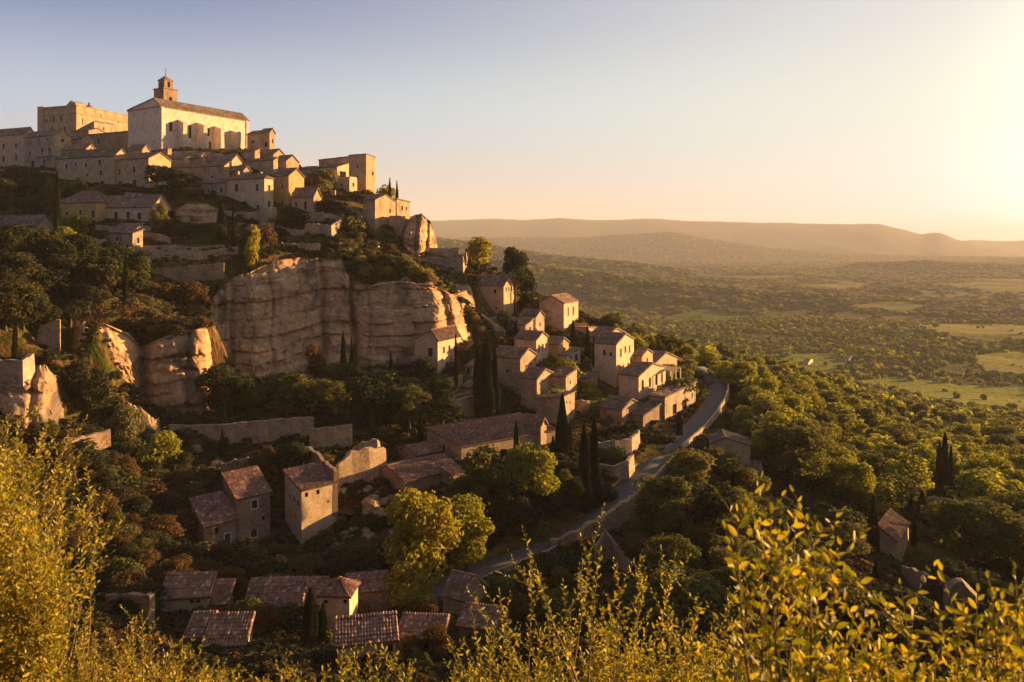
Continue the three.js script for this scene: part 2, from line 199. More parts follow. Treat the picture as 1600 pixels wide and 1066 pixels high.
{
  const as = [], rs = [];
  for (let a = -180; a < 180; a += a >= -44 && a < 44 ? 0.19 : 3) as.push(a * D2R); as.push(Math.PI);
  for (let r = 1; r < 9400; r *= r < 60 ? 1.06 : r < 320 ? 1.0075 : r < 1200 ? 1.016 : 1.022) rs.push(r);
  const mb = new MB(), nA = as.length, soilA = [0.17, 0.118, 0.07], grass = [0.14, 0.12, 0.035], dry = [0.22, 0.165, 0.085], wood = [0.065, 0.065, 0.022];
  for (const r of rs) for (const a of as) {
    const x = Math.sin(a) * r, z = -Math.cos(a) * r, y = groundPolar(a, r), n = fbm(x * 0.02 + 5, z * 0.02 + 2, 3, 0, 9), far = sstep(r, 260, 520);
    let c = n > 0.5 ? soilA.map((v, i) => lerp(v, dry[i], clamp((n - 0.5) * 5, 0, 1))) : soilA.map((v, i) => lerp(v, grass[i], clamp((0.5 - n) * 5, 0, 1)));
    const px = Math.floor(x / 140 + fbm(x * 0.003, z * 0.003, 2) * 3), pz = Math.floor(z / 260 + fbm(x * 0.003 + 9, z * 0.003, 2) * 2), k = hash(px, pz, 31), pc = r > 4200 || k < 0.5 ? wood : k < 0.7 ? [0.17, 0.155, 0.035] : k < 0.85 ? [0.25, 0.20, 0.06] : [0.13, 0.125, 0.03];
    c = c.map((v, i) => lerp(v, pc[i], far)); mb.v(V(x, y, z), x, z, c);
  }
  for (let j = 0; j < rs.length - 1; j++) for (let i = 0; i < nA - 1; i++) { const a = j * nA + i; mb.t(a, a + 1, a + nA); mb.t(a + 1, a + nA + 1, a + nA); }
  struct('ground', mb.geo(), M.soil);
}
for (const [k, f] of fieldDefs.entries()) {                  // each field is a sheet of its own laid on the plain
  const mb = new MB(), col = [[0.34, 0.37, 0.02], [0.35, 0.37, 0.02], [0.36, 0.37, 0.02], [0.42, 0.36, 0.03], [0.36, 0.34, 0.02], [0.20, 0.25, 0.03], [0.34, 0.28, 0.04], [0.30, 0.26, 0.04], [0.34, 0.28, 0.05], [0.26, 0.26, 0.03]][k];
  let x0 = 1e9, x1 = -1e9, z0 = 1e9, z1 = -1e9; for (const [x, z] of f) { x0 = Math.min(x0, x); x1 = Math.max(x1, x); z0 = Math.min(z0, z); z1 = Math.max(z1, z); }
  const n = 60, id = new Map(), dx = (x1 - x0) / n, dz = (z1 - z0) / n, vert = (i, j) => { const key = i * 1000 + j; if (!id.has(key)) { const x = x0 + dx * i, z = z0 + dz * j, s = 0.8 + 0.4 * fbm(x * 0.03, z * 0.03, 3, 0, k); id.set(key, mb.v(V(x, ground(x, z) + 0.9, z), x, z, col.map((v) => v * s * (Math.floor((x * 0.8 + z * 0.6) / 7) % 2 ? 1.06 : 0.95)))); } return id.get(key); };
  for (let i = 0; i < n; i++) for (let j = 0; j < n; j++) if (inPoly(x0 + dx * (i + 0.5), z0 + dz * (j + 0.5), f)) { const a = vert(i, j), b = vert(i + 1, j), c = vert(i + 1, j + 1), d = vert(i, j + 1); mb.t(a, d, b); mb.t(b, d, c); }
  struct('field', mb.geo(), M.field);
}
// ridges and far mountains
const ridges = [];
function ridge(name, pts, d, front, back, foot, relief, color, seed) {
  const mb = new MB(), nx = 260, ny = 46, p0 = pts[0][0], p1 = pts[pts.length - 1][0];
  const crest = (px) => { for (let i = 0; i < pts.length - 1; i++) if (px <= pts[i + 1][0]) { const t = clamp((px - pts[i][0]) / (pts[i + 1][0] - pts[i][0]), 0, 1); const s = t * t * (3 - 2 * t) * 0.5 + t * 0.5; return lerp(pts[i][1], pts[i + 1][1], s); } return pts[pts.length - 1][1]; };
  const height = (px, dd) => {
    const s = dd < d ? (dd - d) / front : (dd - d) / back, x = (px - CX) / F * dd, yc = (CY - crest(px)) / F * d;
    const w = s < 0 ? 0.5 + 0.5 * Math.cos(Math.PI * (-s) ** 0.8) : 0.5 + 0.5 * Math.cos(Math.PI * s), gul = Math.abs(fbm(x / relief[0] + s * 0.4, dd / relief[0] * 0.6, 4, 0, seed) - 0.5) * 2;
    return lerp(foot, yc, w) - gul * relief[1] * (1 - w * 0.92) * Math.sin(Math.PI * clamp(w, 0.02, 1)) * 1.4 + (fbm(x / 130, dd / 130, 3, 0, seed + 3) - 0.5) * relief[2];
  };
  ridges.push((x, z) => { const dd = -z, px = CX + x / dd * F; return px < p0 || px > p1 || dd < d - front || dd > d + back ? -1e9 : height(px, dd); });
  for (let j = 0; j <= ny; j++) for (let i = 0; i <= nx; i++) {
    const px = lerp(p0, p1, i / nx), s = j / ny * 2 - 1, dd = s < 0 ? d + s * front : d + s * back, x = (px - CX) / F * dd, y = height(px, dd);
    const n = 0.7 + 0.6 * fbm(x / 90, dd / 90, 4, 0, seed + 5); mb.v(V(x, y, -dd), x, -dd, color.map((v) => v * n));
  }
  for (let j = 0; j < ny; j++) for (let i = 0; i < nx; i++) { const a = j * (nx + 1) + i; mb.t(a, a + 1, a + nx + 1); mb.t(a + 1, a + nx + 2, a + nx + 1); }
  struct(name, mb.geo(), M.hill);
}
ridge('mountain', [[300, 350], [560, 347], [680, 345], [770, 342], [820, 344], [880, 341], [940, 344], [1010, 342], [1100, 346], [1200, 348], [1290, 350], [1372, 350], [1405, 357], [1440, 366], [1466, 363], [1500, 376], [1550, 388], [1600, 398], [1700, 405], [2100, 408]], 9000, 3200, 1500, -160, [520, 70, 16], [0.07, 0.065, 0.045], 300);
ridge('mountain', [[1300, 400], [1450, 382], [1520, 375], [1570, 377], [1640, 374], [1760, 378], [2300, 384]], 12500, 1500, 900, -160, [900, 50, 7], [0.07, 0.065, 0.045], 320);
ridge('foothill', [[600, 376], [760, 372], [900, 372], [1000, 366], [1050, 364], [1120, 376], [1200, 388], [1320, 398], [1500, 402], [1700, 404]], 6300, 1500, 1500, -150, [380, 45, 8], [0.06, 0.06, 0.035], 340);
ridge('foothill', [[1255, 432], [1300, 424], [1345, 412], [1400, 411], [1450, 409], [1500, 413], [1600, 416], [1800, 420], [2200, 426]], 3700, 450, 800, -150, [200, 14, 5], [0.06, 0.06, 0.03], 360);
ridge('foothill', [[400, 352], [600, 366], [680, 374], [740, 381], [800, 391], [880, 402], [960, 410], [1040, 419], [1110, 430], [1190, 438], [1300, 446]], 2700, 700, 900, -150, [200, 26, 6], [0.06, 0.058, 0.03], 380);
ridge('foothill', [[560, 392], [700, 402], [800, 412], [900, 424], [1000, 438], [1100, 450], [1200, 460], [1330, 466]], 1750, 420, 500, -165, [120, 16, 5], [0.06, 0.058, 0.028], 400);

// ------------------------------------------------------------------ the road with its parapets
{
  const pts = road.map(([px, py, d]) => at(px, py, d)), curve = new THREE.CatmullRomCurve3(pts), N = 150, mb = new MB(); let len = 0;
  const rows = []; for (let i = 0; i <= N; i++) { const p = curve.getPoint(i / N), t = curve.getTangent(i / N), s = V(-t.z, 0, t.x).normalize(); rows.push([p, s]); }
  const half = 2.35;
  rows.forEach(([p, s], i) => { if (i) len += p.distanceTo(rows[i - 1][0]); for (const [k, dy] of [[-half - 0.25, -1.2], [-half, 0.32], [0, 0.40], [half, 0.32], [half + 0.25, -1.2]]) { const q = p.clone().addScaledVector(s, k); q.y += dy; mb.v(q, k, len); } });
  for (let i = 0; i < N; i++) for (let k = 0; k < 4; k++) { const a = i * 5 + k; mb.t(a, a + 1, a + 5); mb.t(a + 1, a + 6, a + 5); }
  struct('road', mb.geo(), M.road);
  const parapet = (i0, i1, side, off, h, label) => {
    const w = new MB(); let u = 0;
    for (let i = i0; i < i1; i++) {
      const a = rows[i], b = rows[i + 1], o = (r, k) => r[0].clone().addScaledVector(r[1], side * (half + off + k)), hh = (i) => h + (hash(i, side, 5) - 0.5) * 0.12;
      const a0 = o(a, 0), a1 = o(a, 0.45), b0 = o(b, 0), b1 = o(b, 0.45), L2 = a0.distanceTo(b0), up = (p, y) => V(p.x, p.y + y, p.z);
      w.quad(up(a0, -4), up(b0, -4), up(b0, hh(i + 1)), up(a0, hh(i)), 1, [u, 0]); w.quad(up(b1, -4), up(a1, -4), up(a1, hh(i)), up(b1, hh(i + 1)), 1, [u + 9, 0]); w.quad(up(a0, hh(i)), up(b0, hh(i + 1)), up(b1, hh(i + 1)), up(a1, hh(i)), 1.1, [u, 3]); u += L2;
    }
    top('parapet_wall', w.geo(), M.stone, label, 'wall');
  };
  parapet(16, 62, -1, 0.05, 0.95, 'low stone parapet on the valley side of the upper road bend');
  parapet(66, 140, -1, 0.05, 0.55, 'low stone edge wall along the downhill side of the lower road');
  parapet(72, 96, 1, 0.1, 0.5, 'short kerb wall on the uphill side of the road beside the cypresses');
}

// ------------------------------------------------------------------ cliffs
function along(pts, t) { const n = pts.length - 1, k = Math.min(Math.floor(t * n), n - 1), f = t * n - k; return pts[k].map((v, i) => lerp(v, pts[k + 1][i], f)); }
// top and base outlines as [px, py, depth] from left to right; the face between them is stepped by beds of rock, split by joints and rounded at its ends
function cliff(o) {
  const { tops, bases, mat = M.rock, seed = 1, round = 3, bed = 1, cap = 9, joints = [], bulge = 0, under = 0, rough = 1 } = o;
  const A = along(bases, 0), B = along(bases, 1), wide = at(...A).distanceTo(at(...B)), high = at(...along(tops, 0.5)).y - at(...along(bases, 0.5)).y;
  const nx = Math.max(30, Math.round(wide / 0.27)), ny = Math.max(24, Math.round(high / 0.26)), nc = 14, mb = new MB();
  const beds = []; { const r = rng(seed * 77 + 5); let y = -2; while (y < high + 4) { const t = 0.35 + r() * r() * 2.8 * bed; beds.push([y, t, (r() - 0.45) * 1.5 * Math.min(1, t)]); y += t; } }
  const bedAt = (y) => { let b = beds[0], k = 0; for (let i = 0; i < beds.length; i++) if (beds[i][0] <= y) { b = beds[i]; k = i; } const f = (y - b[0]) / b[1]; return [b[2] - 0.55 * sstep(f, 0.82, 1.0) * (f < 0.99 ? 1 : 0.4) - 0.18 * (1 - sstep(f, 0, 0.14)), k]; };
  for (let j = 0; j <= ny + nc; j++) for (let i = 0; i <= nx; i++) {
    const s = i / nx, t = Math.min(1, j / ny), [tx, ty, td] = along(tops, s), [bx, by, bd] = along(bases, s);
    const P0 = at(bx, by, bd), P1 = at(tx, ty, td); P0.y -= 2.5;
    const p = P0.clone().lerp(P1, t), yy = p.y - P0.y, end = Math.pow(Math.abs(2 * s - 1), 5);
    const nrm = V(-p.x, 0, -p.z).normalize();               // outwards: towards the valley
    const warp = fbm(s * wide * 0.10 + seed, yy * 0.10, 3, 0, seed) * 2.4, [bo, bk] = bedAt(yy + warp * 0.7 + s * (o.dip ?? 0));
    let out = bo * bed * (0.6 + 0.8 * vnoise(s * wide * 0.22 + bk * 7.3, bk * 1.7, 0, seed)) + (fbm(s * wide * 0.09, yy * 0.07 + seed, 4, 0, seed + 2) - 0.5) * 5.5 * rough + (fbm(s * wide * 0.55, yy * 0.8 + seed, 4, 0, seed + 4) - 0.5) * 1.7 * rough;
    { const bw = 1.1 + 2.6 * hash(bk, seed, 41), cf = (s * wide + hash(bk, seed, 42) * 5 + (vnoise(yy * 0.9, bk, 0, 5) - 0.5) * 0.5) / bw, ci = Math.floor(cf), ff = (cf - ci) * bw; out += (hash(ci, bk, seed) - 0.5) * 0.75 * bed - (ff < 0.3 ? 0.4 : 0) * (hash(ci, bk, 44) > 0.35 ? 1 : 0); }
    out += bulge * Math.sin(Math.PI * clamp(t, 0, 1)) - under * Math.pow(1 - t, 2.2) - round * end - 9 * sstep(Math.abs(2 * s - 1), 1 - 5 / wide, 1.0) ** 1.5;
    for (const [js, w, dep, lean] of joints) { const q = (s - js - (lean ?? 0) * (t - 0.5) - (vnoise(yy * 0.3, js * 50) - 0.5) * 0.03) * wide / w; out -= dep * Math.exp(-q * q); }
    if (j > ny) { const c = (j - ny) / nc; out = lerp(out, 0, c) - c * c * cap; p.y += (fbm(s * wide * 0.2, c * 3, 3, 0, seed + 7) - 0.5) * 0.8 - c * c * 1.2; }
    else if (t > 0.9) { p.y += (fbm(s * wide * 0.25, 3.3, 3, 0, seed + 8) - 0.5) * 2.2 * sstep(t, 0.9, 1); out -= sstep(t, 0.93, 1) * 0.8; }
    p.addScaledVector(nrm, out);
    mb.v(p, s * wide + seed * 3.1, yy + seed * 1.7, 0.86 + 0.28 * hash(bk, seed, 3));
  }
  for (let j = 0; j < ny + nc; j++) for (let i = 0; i < nx; i++) { const a = j * (nx + 1) + i; mb.t(a, a + 1, a + nx + 1); mb.t(a + 1, a + nx + 2, a + nx + 1); }
  return struct('cliff', mb.geo(), mat);
}
cliff({ tops: WEST[0], bases: WEST[1], seed: 3, round: 3, bulge: 2.0, under: 1.8, bed: 1.1, joints: [[0.49, 1.4, 5.0, 0.03], [0.80, 0.5, 1.2, 0.02], [0.25, 0.5, 1.0, -0.02]], rough: 1.1 });
cliff({ tops: MAIN[0], bases: MAIN[1], seed: 8, round: 2.5, bed: 1.5, bulge: 1.0, rough: 1.15, joints: [[0.13, 0.7, 2.2, 0.03], [0.285, 0.4, 1.0, 0.02], [0.455, 0.8, 3.2, 0.03], [0.60, 1.3, 5.0, 0.02], [0.665, 0.5, 1.2, 0.03], [0.88, 1.0, 3.0, 0.03]] });
cliff({ tops: [[690, 430, 224], [712, 428, 225], [736, 446, 226], [748, 500, 218]], bases: [[706, 540, 204], [725, 556, 200], [740, 566, 198], [756, 570, 199]], seed: 17, round: 4, bed: 0.7, bulge: 1.2 });
cliff({ tops: [[626, 366, 246], [642, 340, 248], [658, 334, 249], [672, 346, 252], [682, 374, 256]], bases: [[618, 406, 238], [636, 410, 236], [652, 410, 238], [668, 408, 242], [686, 404, 249]], seed: 19, round: 2.5, bed: 1.2, bulge: 1.4, joints: [[0.42, 0.7, 1.6, 0], [0.7, 0.6, 1.6, 0]], cap: 5 });
cliff({ tops: [[-30, 592, 128], [10, 578, 128], [40, 580, 129], [70, 575, 131], [94, 600, 133]], bases: [[-30, 700, 118], [10, 705, 118], [45, 705, 118], [75, 700, 120], [105, 696, 123]], seed: 21, mat: M.rockGrey, round: 2, bed: 1.5, bulge: 1.0, rough: 0.7, joints: [[0.55, 0.5, 1.4, 0.1], [0.8, 0.5, 1.2, 0.1]] });
cliff({ tops: [[395, 372, 226], [430, 388, 224], [470, 395, 222], [530, 374, 228], [556, 380, 230]], bases: [[392, 424, 207], [430, 420, 209], [470, 416, 212], [520, 414, 214], [560, 418, 214]], seed: 23, round: 1, bed: 0.8, bulge: 0.5, cap: 4 });
cliff({ tops: [[165, 640, 144], [200, 632, 145], [232, 650, 146], [255, 668, 146]], bases: [[158, 700, 136], [195, 705, 135], [230, 706, 135], [262, 706, 138]], seed: 31, mat: M.rockGrey, round: 2, bed: 0.7, rough: 1.2 });
cliff({ tops: [[265, 330, 232], [290, 319, 234], [320, 317, 234], [347, 328, 232]], bases: [[264, 356, 224], [290, 357, 224], [320, 357, 224], [350, 356, 224]], seed: 33, round: 1.2, bed: 0.6, cap: 4 });
cliff({ tops: [[555, 372, 236], [580, 372, 236], [600, 392, 232]], bases: [[560, 396, 230], [582, 402, 228], [604, 404, 228]], seed: 35, round: 1.2, bed: 0.6, cap: 3 });

// ------------------------------------------------------------------ free-standing and terrace walls
function wall(label, pts, h, thick = 0.6, mat = M.stone, ragged = 0.12, seed = 1, name = 'terrace_wall', cat = 'wall') {
  const P = pts.map((p) => at(...p)), mb = new MB(); let u = seed * 2.7; const C = [];
  for (let k = 0; k < P.length - 1; k++) { const n = Math.max(2, Math.round(P[k].distanceTo(P[k + 1]) / 0.7)); for (let i = 0; i < n + (k === P.length - 2 ? 1 : 0); i++) C.push(P[k].clone().lerp(P[k + 1], i / n)); }
  const nr = C.map((p, i) => { const t = C[Math.min(i + 1, C.length - 1)].clone().sub(C[Math.max(i - 1, 0)]); return V(-t.z, 0, t.x).normalize(); });
  const lift = Math.max(0, ...C.map((p) => { const k = 1.6 / Math.hypot(p.x, p.z); return ground(p.x - p.x * k, p.z - p.z * k) + (mb.show ?? 1.5) - p.y; })); C.forEach((p, i) => { p.y += Math.min(lift, 2.2) + (hash(i, seed, 8) - 0.5) * 2 * ragged; });
  for (let i = 0; i < C.length - 1; i++) {
    const a = C[i], b = C[i + 1], off = (p, n, k, y) => V(p.x + n.x * k, p.y + y, p.z + n.z * k), n0 = nr[i], n1 = nr[i + 1], w = thick / 2, L2 = a.distanceTo(b);
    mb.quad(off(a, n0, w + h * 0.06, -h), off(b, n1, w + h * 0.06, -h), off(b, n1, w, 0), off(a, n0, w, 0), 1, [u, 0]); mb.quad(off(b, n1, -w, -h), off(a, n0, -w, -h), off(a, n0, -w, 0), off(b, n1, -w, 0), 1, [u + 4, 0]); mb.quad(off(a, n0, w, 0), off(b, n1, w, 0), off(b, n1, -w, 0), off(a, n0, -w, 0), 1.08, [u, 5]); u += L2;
    if (i === 0) mb.quad(off(a, n0, -w, -h), off(a, n0, w + h * 0.06, -h), off(a, n0, w, 0), off(a, n0, -w, 0), 1, [u, 2]);
    if (i === C.length - 2) mb.quad(off(b, n1, w + h * 0.06, -h), off(b, n1, -w, -h), off(b, n1, -w, 0), off(b, n1, w, 0), 1, [u, 2]);
  }
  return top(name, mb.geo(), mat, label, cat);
}
wall('long curving stone retaining wall below the cliff foot', [[264, 664, 148], [330, 664, 150], [400, 658, 151], [470, 652, 153], [490, 652, 154]], 6.5, 0.7, M.stone, 0.1, 1, 'retaining_wall');
wall('short higher stone wall at the right end of the long retaining wall', [[484, 670, 148], [520, 667, 148], [549, 664, 150]], 6, 0.7, M.stone, 0.14, 2, 'retaining_wall');
wall('sloping broken gable wall of the ruin beside the bright-fronted ravine house', [[479, 697, 134], [495, 708, 130], [510, 722, 127], [525, 735, 124]], 7, 0.6, M.stoneDark, 0.25, 3, 'ruined_wall');
wall('tall roofless ruin wall above the ravine rocks', [[527, 728, 131], [548, 706, 133], [575, 700, 135], [601, 700, 138]], 8, 0.6, M.stone, 0.22, 4, 'ruined_wall');
wall('jagged ruin wall behind the roofless one, higher at its right end', [[540, 712, 139], [565, 692, 140], [588, 686, 141], [592, 694, 142]], 6, 0.6, M.stone, 0.35, 41, 'ruined_wall');
wall('pale terrace wall in front of the house under the cliff', [[622, 600, 182], [650, 600, 181], [690, 592, 181], [722, 586, 183]], 4.5, 0.6, M.stone, 0.1, 5);
wall('lower garden terrace wall below the cliff-foot house', [[640, 628, 173], [690, 622, 173], [735, 612, 176]], 4, 0.6, M.stoneDark, 0.12, 6);
wall('stepped stone wall left of the tall triple cypress', [[712, 626, 170], [730, 620, 172], [748, 616, 174]], 8, 0.8, M.stone, 0.14, 7);
wall('terrace wall under the upper gardens left of the cliff', [[205, 418, 200], [260, 414, 202], [330, 404, 204], [372, 398, 206]], 4.5, 0.6, M.stone, 0.12, 8);
wall('pale garden terrace wall with path behind the hedge', [[222, 392, 208], [270, 390, 209], [300, 394, 208], [350, 390, 210]], 3, 0.5, M.stonePink, 0.1, 9);
wall('lower rough terrace wall above the rust coloured bushes', [[230, 436, 194], [290, 430, 196], [350, 424, 198]], 4, 0.6, M.stoneDark, 0.2, 10);
wall('sunlit wall below the church terrace', [[268, 237, 298], [300, 236, 297], [330, 238, 295], [348, 242, 293]], 8, 0.7, M.stonePink, 0.12, 11, 'retaining_wall');
wall('retaining wall with a sunlit end below the large pale house', [[368, 330, 238], [395, 332, 236], [420, 324, 235], [430, 324, 243]], 9, 0.8, M.stone, 0.1, 12, 'retaining_wall');
wall('tall square terrace wall at the edge above the cliff', [[477, 350, 232], [500, 350, 231], [517, 352, 230], [536, 340, 240]], 9, 0.7, M.stone, 0.15, 13, 'retaining_wall');
wall('low wall along the garden above the tall terrace wall', [[479, 335, 240], [515, 333, 240], [538, 342, 240]], 4, 0.5, M.stone, 0.1, 14);
wall('stone terrace below the round-crowned tree on the ridge', [[662, 410, 236], [700, 412, 234], [722, 410, 233], [728, 402, 244]], 7, 0.7, M.stone, 0.12, 15, 'retaining_wall');
wall('upper terrace wall near the round-crowned tree', [[664, 396, 246], [700, 398, 245], [716, 396, 246]], 5, 0.6, M.stonePink, 0.12, 16);
wall('curved garden wall beside the lower road', [[936, 728, 150], [960, 730, 148], [980, 722, 149], [988, 712, 153]], 6, 0.6, M.stone, 0.08, 17, 'retaining_wall');
wall('white stepped garden wall behind the road cypresses', [[934, 700, 158], [960, 696, 158], [985, 694, 160], [997, 680, 166]], 5, 0.6, M.stoneGrey, 0.3, 18);
wall('rough stone wall below the road opposite the cypress pair', [[860, 868, 121], [900, 852, 122], [950, 822, 126], [1000, 786, 133]], 7, 0.8, M.stone, 0.25, 19, 'retaining_wall');
wall('ruined gable wall below the road, peaked at its middle', [[930, 868, 112], [945, 838, 113], [962, 860, 112], [985, 890, 108]], 8, 0.5, M.stoneDark, 0.18, 20, 'ruined_wall');
wall('broken grey field wall at the lower right', [[1412, 885, 122], [1440, 893, 116], [1478, 908, 111]], 3.5, 0.6, M.stoneDark, 0.25, 21, 'ruined_wall');
wall('hump of ruined stonework at the end of the grey field wall', [[1478, 922, 106], [1490, 908, 106], [1503, 905, 106], [1526, 930, 105]], 7, 1.2, M.stoneDark, 0.12, 22, 'ruined_wall');
wall('white ruined wall behind the lone right-hand house', [[1366, 790, 160], [1372, 778, 161], [1395, 772, 163], [1420, 770, 164]], 6, 0.6, M.stoneGrey, 0.2, 23, 'ruined_wall');
wall('low pale wall right of the dark cypress group', [[1446, 795, 172], [1462, 792, 173], [1480, 796, 172]], 4, 0.6, M.stonePink, 0.12, 24, 'ruined_wall');
wall('crumbling tall wall on top of the left rock spur', [[-20, 562, 126], [10, 562, 126], [34, 562, 126], [49, 553, 129]], 6, 0.8, M.stoneGrey, 0.15, 25, 'ruined_wall');
wall('ruined wall with a straight sunlit edge left of the boulder cliff', [[40, 532, 148], [66, 524, 148], [94, 518, 149]], 7, 0.7, M.stone, 0.2, 26, 'ruined_wall');
wall('rubble terrace in the dark slope left of the ravine houses', [[60, 716, 117], [110, 700, 119], [170, 688, 124]], 2.6, 0.8, M.stoneDark, 0.3, 27);
wall('low wall above the red-roofed tower house', [[345, 724, 132], [380, 716, 134], [420, 716, 134]], 4, 0.6, M.stoneDark, 0.25, 28);
wall('low stone wall beside the farm roofs at the bottom left', [[165, 962, 89], [190, 956, 90], [238, 962, 88]], 3.5, 0.7, M.stoneDark, 0.25, 29);
wall('rounded boundary wall under the ridge pine', [[760, 505, 214], [785, 498, 216], [808, 503, 218]], 4, 0.6, M.stone, 0.1, 30);
wall('terrace wall between the stacked houses and the ridge hedge', [[745, 490, 216], [770, 510, 212], [790, 522, 212]], 5, 0.6, M.stone, 0.15, 31);
wall('dry stone wall left of the yellow house on the upper slope', [[60, 372, 206], [100, 378, 205], [140, 374, 207], [170, 380, 206]], 3, 0.7, M.stonePink, 0.3, 32);
wall('low terrace edge between hedges on the upper left slope', [[225, 402, 205], [262, 401, 206], [300, 402, 206]], 2, 0.5, M.stonePink, 0.1, 33);
wall('pale wall on the slope between the two large right-hand houses', [[905, 545, 218], [918, 560, 213], [930, 585, 206]], 5, 0.6, M.stone, 0.15, 34);
wall('garden wall in front of the arcaded house', [[940, 655, 186], [975, 648, 190], [1004, 640, 193]], 4, 0.6, M.stone, 0.15, 35);

wall('retaining wall below the long low pale house', [[262, 296, 258], [300, 300, 256], [340, 304, 254]], 7, 0.7, M.stonePink, 0.12, 36, 'retaining_wall');
wall('garden wall below the square house with the sunlit end', [[196, 300, 246], [232, 304, 245], [262, 308, 244]], 6, 0.6, M.stone, 0.15, 37);
wall('pale wall in front of the cream house with vines', [[150, 352, 222], [190, 356, 220], [236, 354, 221]], 5, 0.6, M.stonePink, 0.15, 38);
wall('terrace wall left of the tall square terrace wall', [[432, 352, 234], [455, 358, 231], [478, 360, 230]], 5, 0.6, M.stone, 0.15, 39);
wall('retaining wall below the two-window cottage', [[455, 332, 242], [480, 334, 241], [506, 330, 243]], 5, 0.6, M.stone, 0.12, 40);
wall('stone bank below the leftmost row houses', [[-20, 274, 288], [40, 276, 285], [90, 278, 282]], 7, 0.7, M.stonePink, 0.2, 42, 'retaining_wall');
wall('upper garden wall below the cream house with vines', [[222, 362, 217], [250, 366, 216], [266, 372, 215]], 4, 0.6, M.stonePink, 0.12, 43);
wall('tall masonry bank left of the retaining wall with a sunlit end', [[336, 338, 236], [352, 336, 236], [370, 340, 236]], 6, 0.7, M.stonePink, 0.15, 44, 'retaining_wall');
wall('second terrace wall under the large pale cube house', [[372, 352, 231], [400, 356, 229], [428, 352, 230]], 6, 0.6, M.stone, 0.2, 45, 'retaining_wall');
wall('low wall along the brink above the main cliff', [[440, 392, 220], [470, 394, 219], [500, 392, 220]], 3, 0.6, M.stone, 0.2, 46);
wall('long pale terrace wall above the russet shrubs', [[200, 404, 203], [250, 406, 203], [310, 404, 204], [362, 400, 206]], 3.4, 0.6, M.stonePink, 0.12, 47);
wall('short wall left of the cream house below the wide three-storey house', [[96, 306, 240], [130, 308, 239], [170, 306, 240]], 5, 0.6, M.stone, 0.15, 48);
wall('garden wall between the cottage and the bastion', [[536, 326, 250], [552, 330, 248], [568, 338, 246]], 6, 0.6, M.stone, 0.15, 49);
wall('boundary wall above the olive shrub bank', [[480, 298, 268], [500, 304, 265], [524, 306, 264]], 5, 0.6, M.stonePink, 0.15, 50);
wall('wall of pale masonry below the loggia house', [[470, 276, 282], [492, 280, 280], [505, 290, 276]], 6, 0.6, M.stonePink, 0.15, 51);
// ------------------------------------------------------------------ boulders
const rockGeos = [1, 2, 3, 4].map((k) => { const g = new THREE.IcosahedronGeometry(1, 2), p = g.attributes.position, c = []; for (let i = 0; i < p.count; i++) { const v = V().fromBufferAttribute(p, i), n = 0.5 + 0.9 * fbm(v.x * 2.1 + k * 9 + 20, v.y * 1.6 + v.z * 1.3 + 20, 4, 0, k); v.multiplyScalar(n); v.x = Math.round(v.x * 3.2) / 3.2 * 0.35 + v.x * 0.65; v.y = (Math.round(v.y * 3) / 3 * 0.5 + v.y * 0.5) * 0.8; p.setXYZ(i, v.x, v.y, v.z); c.push(1, 1, 1); } g.setAttribute('color', new THREE.Float32BufferAttribute(c, 3)); const u = []; for (let i = 0; i < p.count; i++) u.push(p.getX(i) * 9 + p.getZ(i) * 4 + k * 3, p.getY(i) * 9); g.setAttribute('uv', new THREE.Float32BufferAttribute(u, 2)); g.computeVertexNormals(); return g; });
{
  const R = rng(33), bl = (px, py, r, mat, label, group) => { const p = hit(px, py), m = top('boulder', rockGeos[Math.floor(R() * 4)], mat, label, 'boulder', group); m.position.copy(p); m.position.y += r * 0.15; m.scale.set(r * (0.8 + R() * 0.6), r * (0.6 + R() * 0.5), r * (0.8 + R() * 0.5)); m.rotation.set(R() * 0.5, R() * 6, R() * 0.5); };
  for (const [px, py, r, label] of [[438, 628, 1.6, 'pale block of fallen rock under the trees behind the retaining wall'], [452, 640, 1.1, 'smaller pale block beside the fallen rock behind the retaining wall'], [120, 378, 2.4, 'whitish humped rock left of the small pale tower house'], [150, 384, 1.9, 'pale rock right of the whitish humped rock'], [908, 640, 2.4, 'tall rounded rock beside the roof-garden house'], [892, 560, 1.5, 'rock in the garden right of the stacked houses'], [796, 560, 2.2, 'rounded rock left of the three-window tower house'], [566, 890, 1.4, 'pale upright rock in the dark gully above the farm']]) bl(px, py, r, M.rock, label);
  for (let i = 0; i < 60; i++) { const a = i / 60; bl(lerp(525, 642, R()), lerp(752, 866, a), 0.5 + R() * R() * 1.6, M.rockGrey, 'rough boulder in the rockfall below the ruin walls', 'boulders of the rockfall below the ruins'); }
  for (let i = 0; i < 34; i++) { const [x0, x1, y0, y1] = [[60, 260, 690, 760], [540, 640, 800, 880], [300, 480, 700, 740], [560, 720, 400, 450], [1180, 1330, 780, 850]][i % 5]; bl(lerp(x0, x1, R()), lerp(y0, y1, R()), 0.5 + R() * 0.9, M.rockGrey, 'small grey rock lying loose ' + ['among the scrub below the left boulder cliff', 'beside the golden tree below the ruins', 'on the bank under the long retaining wall', 'on the shelf above the banded cliff', 'on the slope below the big spreading tree'][i % 5], 'loose rocks on the slopes'); }
}

